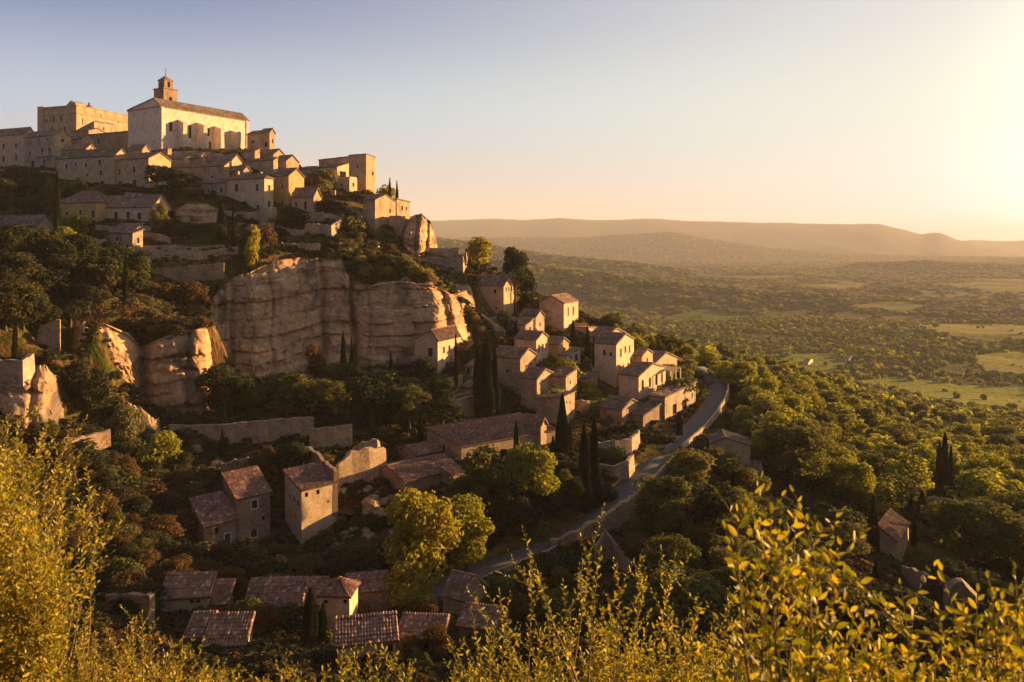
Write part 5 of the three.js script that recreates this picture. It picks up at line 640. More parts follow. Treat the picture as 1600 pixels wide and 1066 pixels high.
// cypresses, each where it stands
for (const [px, py, d, w, h, label] of [
  [747, 650, 173, 24, 108, 'left spire of the dark triple cypress beside the stacked houses'], [760, 655, 171, 32, 128, 'tallest middle spire of the dark triple cypress beside the stacked houses'], [773, 652, 173, 24, 104, 'right spire of the dark triple cypress beside the stacked houses'],
  [712, 590, 182, 9, 70, 'thin pencil cypress at the right corner of the cliff-foot house'], [610, 606, 183, 9, 56, 'thin dark cypress on the terrace left of the cliff-foot house'], [536, 580, 185, 13, 62, 'taller dark cypress in the cleft at the cliff foot'], [549, 575, 186, 9, 48, 'shorter dark cypress in the cleft at the cliff foot'],
  [879, 716, 149, 28, 100, 'big cypress in front of the lowest stacked house'], [891, 712, 151, 10, 58, 'slim cypress tucked behind the big one by the lowest stacked house'], [912, 806, 134, 31, 142, 'left of the two tall cypresses standing by the lower road'], [928, 802, 136, 29, 150, 'right of the two tall cypresses standing by the lower road'], [864, 798, 133, 22, 116, 'dark cypress left of the pair by the lower road'],
  [806, 698, 137, 13, 42, 'small cypress in front of the long barn roof'], [1062, 694, 178, 17, 50, 'single cypress below the house at the road bend'], [657, 705, 152, 14, 62, 'dark cypress left of the long barn'], [918, 560, 214, 12, 50, 'cypress left of the tall square eastern house'], [928, 572, 210, 7, 48, 'very thin cypress touching the tall square eastern house'], [895, 530, 226, 11, 30, 'small cypress below the pale ridge house'],
  [1468, 778, 181, 18, 88, 'left spire of the cypress clump on the far right slope'], [1477, 780, 180, 20, 104, 'tallest spire of the cypress clump on the far right slope'], [1486, 780, 182, 14, 82, 'right spire of the cypress clump on the far right slope'], [1365, 882, 136, 24, 108, 'tall cypress touching the lone right-hand house'], [1353, 878, 137, 16, 86, 'shorter cypress left of the one touching the lone right-hand house'], [1345, 852, 144, 20, 62, 'broad cypress up the slope left of the lone right-hand house'], [1325, 822, 152, 14, 42, 'small cypress farthest left of the lone right-hand house'], [1369, 944, 116, 24, 68, 'cypress below the lone right-hand house'], [1428, 850, 146, 12, 54, 'slim cypress right of the lone right-hand house'], [1441, 824, 157, 20, 58, 'dark cypress by the low pale wall on the right slope'], [1424, 815, 160, 16, 46, 'small cypress behind the white ruined wall on the right'],
  [1106, 740, 150, 14, 50, 'left cypress beside the plain pale house below the road'], [1122, 748, 148, 16, 52, 'right cypress beside the plain pale house below the road'], [1143, 772, 142, 18, 52, 'cypress in front of the ruined annex below the road'], [347, 712, 141, 12, 42, 'small dark cypress below the long retaining wall'], [484, 1010, 85, 34, 92, 'big left cypress in the bottom farmyard'], [504, 1008, 86, 22, 66, 'smaller right cypress in the bottom farmyard'],
  [178, 452, 170, 13, 64, 'left slim cypress on the dark slope under the terraces'], [196, 455, 171, 12, 60, 'right slim cypress on the dark slope under the terraces'], [346, 368, 220, 20, 54, 'dark cypress below the large pale cube house'], [364, 396, 214, 6, 82, 'very thin tall cypress at the end of the upper gardens'], [89, 384, 203, 15, 118, 'tall black cypress left of the ochre hipped house'], [620, 306, 268, 6, 24, 'right of two tiny skyline cypresses by the square tower'], [609, 308, 268, 7, 30, 'left of two tiny skyline cypresses by the square tower'], [23, 566, 138, 12, 64, 'cypress above the left rock spur wall'], [806, 532, 208, 9, 34, 'little cypress by the low terrace house with dark porch'], [636, 690, 155, 10, 40, 'slim cypress in the oaks above the long barn'],
]) treeAt('cypress', label, 'cypress', 'cypress', px, py, d, w, h, L.cypress);
// single trees one can point at
for (const [kind, px, py, d, w, h, mat, label, cat] of [
  ['round', 748, 424, 240, 50, 56, L.gold, 'round golden-edged tree alone on the ridge skyline', 'tree'], ['pine', 806, 496, 231, 52, 110, L.pine, 'tall dark pine with bare trunk on the ridge', 'pine tree'], ['tall', 824, 492, 236, 34, 72, L.dark, 'dark tree right behind the tall ridge pine', 'tree'],
  ['round', 664, 952, 107, 150, 200, L.gold, 'large golden lit tree between the ravine houses and the road', 'tree'], ['round', 728, 900, 113, 100, 130, L.lime, 'green tree at the right shoulder of the large golden tree', 'tree'], ['round', 640, 985, 99, 92, 110, L.gold, 'lower golden tree under the large golden one', 'tree'],
  ['round', 762, 830, 125, 90, 140, L.oak, 'left of the broad green trees in front of the long barn', 'tree'], ['round', 826, 812, 128, 108, 122, L.lime, 'right, yellow-edged one of the broad green trees in front of the long barn', 'tree'], ['round', 790, 838, 124, 96, 92, L.dark, 'dark lower tree between the two broad ones below the barn', 'tree'], ['round', 874, 806, 131, 50, 80, L.oak, 'small tree with thin trunk left of the road cypresses', 'tree'], ['round', 894, 812, 130, 42, 72, L.dark, 'small dark tree touching the road cypresses', 'tree'],
  ['round', 1238, 770, 156, 124, 118, L.oak, 'big spreading tree with visible trunk below the road bend', 'tree'], ['round', 1190, 760, 158, 70, 90, L.lime, 'yellow-green tree left of the big spreading tree', 'tree'], ['round', 1132, 760, 143, 70, 66, L.oak, 'oak in front of the plain pale house below the road', 'tree'], ['round', 1176, 790, 141, 62, 60, L.olive, 'grey-green tree in front of the ruined annex', 'tree'], ['bush', 1100, 768, 142, 60, 50, L.oak, 'shrub left of the plain pale house below the road', 'shrub'], ['round', 100, 402, 197, 40, 50, L.lime, 'yellow-green tree below the ochre hipped house', 'tree'], ['round', 50, 420, 190, 70, 62, L.brush, 'round tree at the left edge below the grey-roofed house', 'tree'], ['round', 118, 375, 214, 54, 42, L.lime, 'bright bush-like tree against the ochre hipped house', 'tree'],
  ['tall', 248, 368, 222, 38, 52, L.olive, 'thin-leaved young tree at the right end of the cream house', 'tree'], ['tall', 396, 440, 205, 34, 88, L.gold, 'leaning golden tree growing from the cliff edge', 'tree'], ['bush', 412, 395, 218, 44, 52, L.rust, 'russet bush behind the leaning golden cliff tree', 'shrub'], ['round', 350, 655, 160, 92, 90, L.dark, 'dark tree at the left foot of the main cliff', 'tree'], ['bush', 332, 620, 168, 66, 58, L.white, 'pale silvery blossoming shrub against the cliff', 'shrub'],
  ['tall', 490, 600, 180, 46, 62, L.rust, 'bare-limbed russet tree against the main cliff', 'tree'], ['round', 408, 746, 131, 50, 54, L.rust, 'rounded russet-topped tree above the tower house', 'tree'], ['round', 456, 748, 131, 66, 58, L.dark, 'dark round tree between the tower house and the bright-fronted house', 'tree'], ['bush', 250, 730, 130, 66, 66, L.lime, 'lime green shrub left of the long retaining wall', 'shrub'], ['bush', 196, 700, 136, 62, 80, L.broom, 'dull yellow shrub among the left boulders', 'shrub'], ['round', 140, 680, 142, 74, 130, L.dark, 'dark ivy-like tree between the left spur and the boulder cliff', 'tree'],
  ['round', 276, 306, 250, 60, 46, L.dark, 'dark tree below the square house in the upper village', 'tree'], ['round', 245, 300, 254, 44, 46, L.dark, 'dark leafy tree against the square upper house', 'tree'], ['round', 460, 368, 236, 52, 44, L.dark, 'dark tree in the garden below the ochre tower house', 'tree'], ['bush', 515, 335, 247, 54, 28, L.dark, 'broad dark shrub right of the two-window cottage', 'shrub'], ['bush', 506, 302, 266, 60, 44, L.broom, 'olive shrub bank below the loggia house', 'shrub'], ['bush', 556, 366, 240, 44, 46, L.olive, 'olive tree-shrub left of the bastion', 'shrub'], ['bush', 604, 304, 270, 32, 20, L.gold, 'golden bush on the skyline right of the square tower', 'shrub'],
  ['bush', 882, 590, 198, 48, 36, L.lime, 'bright shrub on the roof garden among the stacked houses', 'shrub'], ['bush', 872, 632, 184, 50, 30, L.lime, 'shrub in front of the roof garden wall', 'shrub'], ['bush', 1062, 628, 205, 66, 42, L.oak, 'dense shrub by the inner side of the road bend', 'shrub'], ['bush', 700, 448, 222, 62, 30, L.broom, 'shrub bank on the ridge terrace', 'shrub'], ['bush', 752, 500, 216, 22, 24, L.dark, 'clipped round bush left of the three-attic-window house', 'shrub'], ['bush', 786, 504, 216, 40, 24, L.dark, 'clipped dark hedge below the three-attic-window house', 'hedge'], ['bush', 660, 585, 184, 46, 34, L.dark, 'dark bush in front of the cliff-foot house', 'shrub'], ['bush', 688, 640, 170, 36, 36, L.dark, 'dark creeper bush on the terrace wall', 'shrub'],
  ['round', 470, 650, 165, 84, 74, L.oak, 'oak in front of the main cliff, left of the cypress cleft', 'tree'], ['round', 520, 655, 163, 74, 66, L.olive, 'grey-green tree behind the retaining wall', 'tree'], ['round', 584, 668, 158, 110, 84, L.dark, 'largest dark oak below the cliff', 'tree'], ['round', 640, 672, 158, 84, 70, L.oak, 'oak right of the largest dark oak below the cliff', 'tree'], ['round', 690, 668, 160, 70, 62, L.dark, 'dark oak left of the stepped wall', 'tree'],
  ['round', 1040, 860, 118, 120, 120, L.oak, 'broad oak below the road in front of the ruined gable', 'tree'], ['round', 1110, 880, 114, 110, 130, L.dark, 'dark oak right of the broad one below the road', 'tree'], ['round', 1075, 790, 136, 90, 90, L.olive, 'grey-green tree beside the lower road', 'tree'], ['round', 1150, 850, 122, 80, 84, L.lime, 'yellow-tipped tree below the ruined annex', 'tree'], ['round', 1510, 880, 138, 150, 110, L.oak, 'great round oak right of the lone right-hand house', 'tree'], ['round', 1580, 900, 135, 110, 110, L.olive, 'large oak at the right edge of the frame', 'tree'], ['bush', 960, 716, 155, 56, 22, L.dark, 'clipped hedge on the curved garden wall', 'hedge'], ['bush', 940, 780, 140, 46, 30, L.dark, 'low dark shrub at the foot of the curved garden wall', 'shrub'],
]) treeAt(kind === 'bush' ? 'shrub' : kind === 'pine' ? 'pine_tree' : 'tree', label, cat, kind, px, py, d, w, h, mat);
for (const [x0, y0, x1, y1, d, n, w, h, label] of [[262, 366, 342, 362, 218, 7, 22, 17, 'long clipped dark hedge behind the upper gardens'], [232, 402, 296, 400, 208, 5, 18, 10, 'low hedge above the pale garden terrace wall'], [304, 396, 346, 393, 209, 4, 16, 12, 'short hedge at the right end of the garden terrace'], [664, 426, 716, 440, 226, 5, 22, 18, 'hedge along the ridge terrace edge'], [1000, 690, 1050, 700, 172, 5, 22, 22, 'dark hedge row on the uphill side of the road'], [930, 684, 990, 674, 168, 6, 20, 18, 'shaded hedge behind the white stepped garden wall']]) {
  const g = thing('hedge', label, 'hedge'); g.position.copy(at((x0 + x1) / 2, (y0 + y1) / 2, d)); for (let i = 0; i < n; i++) { const p = at(lerp(x0, x1, i / (n - 1)), lerp(y0, y1, i / (n - 1)), d).sub(g.position), c = part('hedge_plant', getCrown('bush', i % 5, 1), L.dark, g); c.position.copy(p); c.position.y -= 0.3; c.scale.set(w / F * d * 1.25, h / F * d, w / F * d); c.rotation.y = i * 1.7; }
}
// woods and scrub: places found where the slope shows them
const inHouse = (x, z, m = 0.6) => houses.some(({ g, w, l }) => { const dx = x - g.position.x, dz = z - g.position.z, c = Math.cos(g.rotation.y), s = Math.sin(g.rotation.y), lx = dx * c - dz * s, lz = dx * s + dz * c; return lx > -w - m && lx < m && lz > -l - m && lz < m; });
const roadPts = road.map((r) => at(...r)), onRoad = (x, z, m = 4.2) => { for (let i = 0; i < roadPts.length - 1; i++) { const a = roadPts[i], b = roadPts[i + 1], vx = b.x - a.x, vz = b.z - a.z, t = clamp(((x - a.x) * vx + (z - a.z) * vz) / (vx * vx + vz * vz), 0, 1); if (Math.hypot(x - a.x - vx * t, z - a.z - vz * t) < m) return true; } return false; };
const HUE = new Map([[L.dark, 'deep green'], [L.oak, 'mid green'], [L.olive, 'olive'], [L.lime, 'yellow-green'], [L.gold, 'golden'], [L.rust, 'russet'], [L.broom, 'dull yellow'], [L.brush, 'brownish green']]);
function wood(poly, n, kinds, mats, h0, h1, name, label, cat, group, seed, gap = 2.5) {
  const R = rng(seed), done = []; const xs = poly.map((p) => p[0]), ys = poly.map((p) => p[1]), x0 = Math.min(...xs), x1 = Math.max(...xs), y0 = Math.min(...ys), y1 = Math.max(...ys);
  for (let i = 0, tries = 0; i < n && tries < n * 14; tries++) {
    const px = lerp(x0, x1, R()), py = lerp(y0, y1, R()); if (!inPoly(px, py, poly)) continue; const p = hit(px, py); if (inHouse(p.x, p.z, 1.2) || onRoad(p.x, p.z)) continue; if (px > 1335 && px < 1440 && py > 800 && py < 965) continue; if (px > 1100 && px < 1215 && py > 735 && py < 815) continue; if (px > 1440 && px < 1515 && py > 772 && py < 870) continue; if (px > 1195 && px < 1285 && py > 768 && py < 850) continue;
    if (done.some((q) => Math.hypot(q.x - p.x, q.z - p.z) < gap * (0.6 + R() * 0.5))) continue; done.push(p); p.y -= 0.25;
    const h = lerp(h0, h1, R()), kind = kinds[Math.floor(R() * kinds.length)], wd = h * (kind === 'bush' ? 1.3 + R() * 0.5 : kind === 'tall' ? 0.6 : 0.85 + R() * 0.4), mat = mats[Math.floor(R() * mats.length)], [, noun, rest] = /(tree|shrub) (.*)$/.exec(label);
    const own = `${h > (h0 + h1) / 2 ? 'taller' : 'lower'} ${HUE.get(mat)} ${kind === 'bush' && noun === 'tree' ? 'bushy ' : ''}${noun}, ${py < (y0 + y1) / 2 ? 'upper' : 'lower'} ${px < (x0 * 2 + x1) / 3 ? 'left' : px < (x0 + x1 * 2) / 3 ? 'middle' : 'right'}, ${rest}`; tree(name, own, cat, group, kind, p, wd, h, mat); i++;
  }
}
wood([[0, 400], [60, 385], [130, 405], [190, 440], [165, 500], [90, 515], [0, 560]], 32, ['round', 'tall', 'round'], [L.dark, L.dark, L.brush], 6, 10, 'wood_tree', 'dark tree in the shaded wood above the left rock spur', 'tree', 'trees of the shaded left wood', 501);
wood([[0, 285], [85, 285], [118, 302], [128, 335], [60, 345], [0, 345]], 16, ['round'], [L.dark, L.oak], 6, 9, 'village_tree', 'dark tree on the slope below the left row houses', 'tree', 'trees below the row houses', 502);
wood([[185, 480], [240, 455], [330, 445], [345, 480], [325, 515], [260, 540], [205, 535]], 44, ['bush'], [L.rust, L.rust, L.broom], 2, 4.2, 'ledge_shrub', 'russet autumn shrub on the ledge above the boulder cliff', 'shrub', 'russet shrubs on the ledge', 503, 1.6);
wood([[330, 610], [560, 600], [720, 612], [735, 655], [600, 668], [440, 652], [330, 655]], 30, ['round', 'bush', 'round'], [L.dark, L.oak, L.oak, L.olive], 4, 7.5, 'cliff_foot_tree', 'dark green tree in the wood at the cliff foot', 'tree', 'trees at the cliff foot', 504);
wood([[50, 690], [250, 690], [300, 760], [290, 860], [200, 930], [100, 910], [40, 800]], 80, ['bush', 'bush', 'round'], [L.rust, L.dark, L.rust, L.oak], 2, 4.5, 'ravine_shrub', 'brown and green shrub in the dark ravine left of the red-roofed houses', 'shrub', 'shrubs of the dark ravine', 505, 2);  // dark leaf colours here also stand in for the ravine shade
wood([[180, 860], [600, 868], [610, 900], [560, 985], [350, 995], [170, 945]], 64, ['bush', 'bush', 'round'], [L.dark, L.oak, L.rust], 1.6, 4, 'farm_shrub', 'dark shrub round the bottom farm roofs', 'shrub', 'shrubs round the farm', 506, 2);
wood([[300, 690], [470, 690], [470, 730], [440, 770], [300, 755]], 16, ['bush'], [L.rust, L.oak, L.dark], 1, 1.8, 'shrub', 'shrub on the bank above the ravine houses', 'shrub', 'shrubs above the ravine houses', 507, 2);
wood([[720, 745], [890, 745], [900, 800], [830, 840], [740, 880], [690, 840]], 16, ['round', 'bush'], [L.dark, L.oak], 3, 6, 'roadside_tree', 'tree between the barn and the lower road', 'tree', 'trees between barn and road', 508);
wood([[640, 900], [800, 900], [900, 900], [900, 1030], [640, 1040]], 26, ['bush', 'round'], [L.dark, L.oak, L.rust], 2, 4.5, 'shrub', 'dark shrub on the bank under the lower road', 'shrub', 'shrubs under the lower road', 520, 2);
wood([[880, 540], [928, 560], [940, 640], [905, 660], [885, 600]], 22, ['bush', 'bush', 'tall'], [L.lime, L.olive, L.gold], 1.6, 3.6, 'garden_shrub', 'sunlit garden shrub between the stacked houses and the tall square house', 'shrub', 'shrubs of the eastern gardens', 509, 1.8);
wood([[1035, 560], [1085, 572], [1092, 640], [1050, 645], [1040, 600]], 20, ['bush'], [L.oak, L.olive, L.lime], 2, 4, 'shrub', 'garden shrub inside the road bend', 'shrub', 'shrubs inside the road bend', 510, 1.8);
wood([[930, 505], [1000, 525], [1128, 568], [1100, 578], [1040, 562], [960, 536]], 34, ['round', 'bush', 'tall'], [L.oak, L.lime, L.olive], 4, 7.5, 'crest_tree', 'tree along the crest behind the eastern houses', 'tree', 'trees along the crest', 511);
wood([[1130, 578], [1200, 572], [1330, 640], [1420, 690], [1610, 690], [1610, 860], [1450, 870], [1330, 800], [1250, 775], [1190, 715], [1140, 655]], 190, ['round', 'round', 'round', 'bush'], [L.lime, L.lime, L.oak, L.olive, L.lime], 6, 10.5, 'slope_tree', 'round green tree in the sunlit wood on the right slope', 'tree', 'trees of the right slope wood', 512, 4.2);  // brighter leaf colours picked for this wood carry part of its sunlit look
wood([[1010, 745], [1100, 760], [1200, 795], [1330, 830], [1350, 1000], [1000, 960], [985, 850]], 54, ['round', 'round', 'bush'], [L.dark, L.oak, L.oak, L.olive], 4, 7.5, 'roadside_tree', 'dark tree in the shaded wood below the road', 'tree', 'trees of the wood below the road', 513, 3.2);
wood([[1400, 890], [1600, 880], [1600, 1040], [1350, 1010]], 22, ['round', 'bush'], [L.dark, L.oak], 3, 6, 'slope_tree', 'dark tree by the grey field wall at the right', 'tree', 'trees of the lower right slope', 514, 3);
wood([[540, 385], [620, 395], [672, 432], [610, 446], [562, 424]], 40, ['bush'], [L.broom, L.olive, L.gold, L.rust], 1.4, 3.4, 'shrub', 'golden lit shrub on the shelf above the banded cliff', 'shrub', 'shrubs on the cliff shelf', 515, 1.5);
wood([[470, 290], [560, 330], [566, 362], [500, 350], [478, 318]], 10, ['bush'], [L.dark, L.broom, L.olive], 1.2, 2.4, 'shrub', 'shrub in the gardens below the square tower', 'shrub', 'shrubs below the square tower', 516, 1.8);
wood([[200, 405], [350, 395], [380, 425], [330, 445], [220, 445]], 10, ['bush'], [L.dark, L.rust, L.olive], 0.8, 1.6, 'shrub', 'low shrub along the left terraces', 'shrub', 'shrubs along the left terraces', 517, 1.8);
wood([[120, 375], [230, 365], [240, 395], [130, 405]], 10, ['bush'], [L.dark, L.olive, L.lime], 1, 2, 'shrub', 'garden shrub round the small pale tower house', 'shrub', 'shrubs round the small pale tower', 518, 1.8);
wood([[680, 380], [740, 395], [760, 420], [700, 400]], 10, ['bush'], [L.olive, L.broom], 1.5, 3, 'shrub', 'shrub on the skyline ridge behind the rampart', 'shrub', 'shrubs on the skyline ridge', 519, 1.8);
wood([[232, 300], [262, 305], [345, 300], [350, 322], [262, 318]], 12, ['bush', 'round'], [L.dark, L.oak], 1.6, 3.4, 'shrub', 'dark garden shrub below the long low pale house', 'shrub', 'shrubs below the long low house', 521, 1.8);
wood([[350, 335], [420, 340], [478, 345], [478, 392], [420, 392], [352, 385]], 16, ['bush', 'bush', 'round'], [L.dark, L.dark, L.olive], 1.4, 3, 'shrub', 'dark shrub on the garden slope below the large pale cube house', 'shrub', 'shrubs below the pale cube house', 522, 1.9);
wood([[130, 395], [215, 400], [230, 440], [190, 470], [130, 440]], 18, ['round', 'bush'], [L.dark, L.dark, L.oak], 3, 6, 'wood_tree', 'dark tree between the terraces and the shaded left wood', 'tree', 'trees left of the terraces', 523, 2.4);
wood([[560, 350], [600, 372], [580, 395], [545, 380]], 10, ['bush'], [L.olive, L.broom, L.dark], 1.4, 3, 'shrub', 'shrub on the rocks left of the bastion foot', 'shrub', 'shrubs left of the bastion', 524, 1.6);
wood([[535, 745], [640, 760], [640, 860], [540, 850]], 22, ['bush'], [L.rust, L.dark, L.brush], 0.8, 1.9, 'rockfall_shrub', 'small dark shrub growing between the boulders below the ruins', 'shrub', 'shrubs in the rockfall', 525, 1.2);
// ground cover nobody could count
function scatter(name, geo, mat, list) { const im = new THREE.InstancedMesh(geo, mat, list.length), m = new THREE.Matrix4(), q = new THREE.Quaternion(), up = V(0, 1, 0); list.forEach(([p, w, h, a, t], i) => { m.compose(p, q.setFromAxisAngle(up, a), V(w, h, w)); im.setMatrixAt(i, m); im.setColorAt(i, rgb(t, t, t)); }); im.name = numbered(name); im.userData.kind = 'stuff'; im.castShadow = im.receiveShadow = true; scene.add(im); return im; }
{
  const R = rng(900), sets = [[], [], [], []];
  for (let i = 0; i < 60000; i++) {
    const d = 62 * Math.pow(330 / 62, Math.sqrt(R())), px = lerp(-120, 1750, R()), x = (px - CX) / F * d, z = -d; if (fbm(x * 0.09, z * 0.09, 3, 0, 77) < 0.38 || inHouse(x, z, 0.8) || onRoad(x, z, 3.4)) continue;
    const y = ground(x, z), s = Math.abs(ground(x + 1, z) - y) + Math.abs(ground(x, z + 1) - y); if (s > 2.6) continue; const py = CY - y / d * F; if (px > 150 && px < 370 && py > 355 && py < 440 && R() < 0.8) continue; if (py < 350 && R() < 0.5) continue; const h = 0.4 + R() * R() * 1.5, k = Math.floor(R() * 4); sets[k].push([V(x, y - 0.08, z), h * (1.2 + R()), h, R() * 6.28, 0.75 + R() * 0.5]);
  }
  [L.brush, L.rust, L.brush, L.dark].forEach((m, k) => scatter('undergrowth', getCrown('small', k, 2), m, sets[k]));
}
{
  const R = rng(901), near = [[], [], [], []], far = [[], [], []], surf = (x, z) => { let y = ground(x, z); for (const f of ridges) y = Math.max(y, f(x, z)); return y; };
  for (let i = 0; i < 46000; i++) {
    const d = Math.sqrt(lerp(300 ** 2, 1500 ** 2, R())), px = lerp(620, 1850, R()), x = (px - CX) / F * d, z = -d, y0 = ground(x, z); if (inField(x, z)) { if (R() > 0.012) continue; }
    const row = Math.abs(((x * 0.86 + z * 0.5) / 90 + 50) % 1 - 0.5) < 0.05 || Math.abs(((x * -0.5 + z * 0.86) / 130 + 50) % 1 - 0.5) < 0.04, den = fbm(x * 0.006, z * 0.006, 3, 0, 61); if (d > 520 && !row && den < 0.47 && R() > (d > 1300 ? 0.5 : 0.12)) continue; if (d < 520 && y0 > -48) continue;
    const h = (3 + R() * R() * 7) * (d < 520 ? 1 : 0.9); near[Math.floor(R() * 4)].push([V(x, (d > 1200 ? surf(x, z) : y0) - 0.4, z), h * (0.9 + R() * 0.6), h * (R() < 0.3 ? 0.5 : 1), R() * 6.28, 0.8 + R() * 0.8]);
  }
  for (let i = 0; i < 80000; i++) {
    const d = Math.sqrt(lerp(1500 ** 2, 6400 ** 2, R())), px = lerp(560, 1800, R()), x = (px - CX) / F * d, z = -d; if (inField(x, z)) continue; const den = fbm(x * 0.0035, z * 0.006, 3, 0, 63), onRidge = ridges.some((r) => r(x, z) > ground(x, z)); if (den < 0.46 && R() > (onRidge ? 0.75 : 0.1)) continue;
    const h = 5 + R() * 6; far[Math.floor(R() * 3)].push([V(x, surf(x, z) - 1, z), h * (1.6 + R() * 1.6), h, R() * 6.28, 0.9 + R() * 0.8]);
  }
  [L.oak, L.olive, L.lime, L.oak].forEach((m, k) => scatter('plain_woodland', getCrown('round', k, 2), m, near[k])); [L.oak, L.olive, L.dark].forEach((m, k) => scatter('distant_woodland', crown(40 + k, 'small', 44, 0.42), m, far[k]));
  // the wood that goes on beyond the right edge of the frame and shades the foot of the slope
  const side = []; for (let i = 0; i < 900; i++) { const a = lerp(34.5, 64, R()) * D2R, r = 60 * Math.pow(300 / 60, R()), x = Math.sin(a) * r, z = -Math.cos(a) * r, h = 6 + R() * 5; side.push([V(x, ground(x, z) - 0.3, z), h * (0.9 + R() * 0.4), h, R() * 6.28, 0.8 + R() * 0.4]); }
  scatter('hillside_wood', getCrown('round', 1, 1), L.oak, side);
}

// ------------------------------------------------------------------ shrubs at the photographer's feet
const leafGeo = (() => {                                      // a pointed leaf folded along its midrib, 1 long, along +y
  const mb = new MB(), ys = [0, 0.25, 0.52, 0.78, 1], ws = [0, 0.17, 0.21, 0.14, 0], mid = ys.map((y) => mb.v(V(0, y, -0.10 * Math.sin(y * 3) - y * y * 0.12), 0.5, y)), l = [1, 2, 3].map((k) => mb.v(V(-ws[k], ys[k], 0.05 - ys[k] ** 2 * 0.12), 0, ys[k])), r = [1, 2, 3].map((k) => mb.v(V(ws[k], ys[k], 0.05 - ys[k] ** 2 * 0.12), 1, ys[k]));
  for (const [s, f] of [[l, 0], [r, 1]]) { const t = (a, b, c) => (f ? mb.t(a, b, c) : mb.t(a, c, b)); t(mid[0], s[0], mid[1]); t(mid[1], s[0], s[1]); t(mid[1], s[1], mid[2]); t(mid[2], s[1], s[2]); t(mid[2], s[2], mid[3]); t(mid[3], s[2], mid[4]); }
  return mb.geo();
})();
const fl = (c) => new THREE.MeshPhysicalMaterial({ color: c, roughness: 0.75, transmission: 0.58, thickness: 0, specularIntensity: 0.5, vertexColors: true, side: THREE.DoubleSide });
const leafA = [fl(rgb(0.62, 0.50, 0.015)), fl(rgb(0.44, 0.41, 0.015)), fl(rgb(0.66, 0.48, 0.016)), fl(rgb(0.16, 0.17, 0.012)), fl(rgb(0.30, 0.28, 0.012))], twigMat = std(rgb(0.20, 0.125, 0.06));  // the two darker greens stand in for shade inside the dense shrubs
const inside = (R, poly) => { const xs = poly.map((p) => p[0]), ys = poly.map((p) => p[1]); for (;;) { const x = lerp(Math.min(...xs), Math.max(...xs), R()), y = lerp(Math.min(...ys), Math.max(...ys), R()); if (inPoly(x, y, poly)) return [x, y]; } };
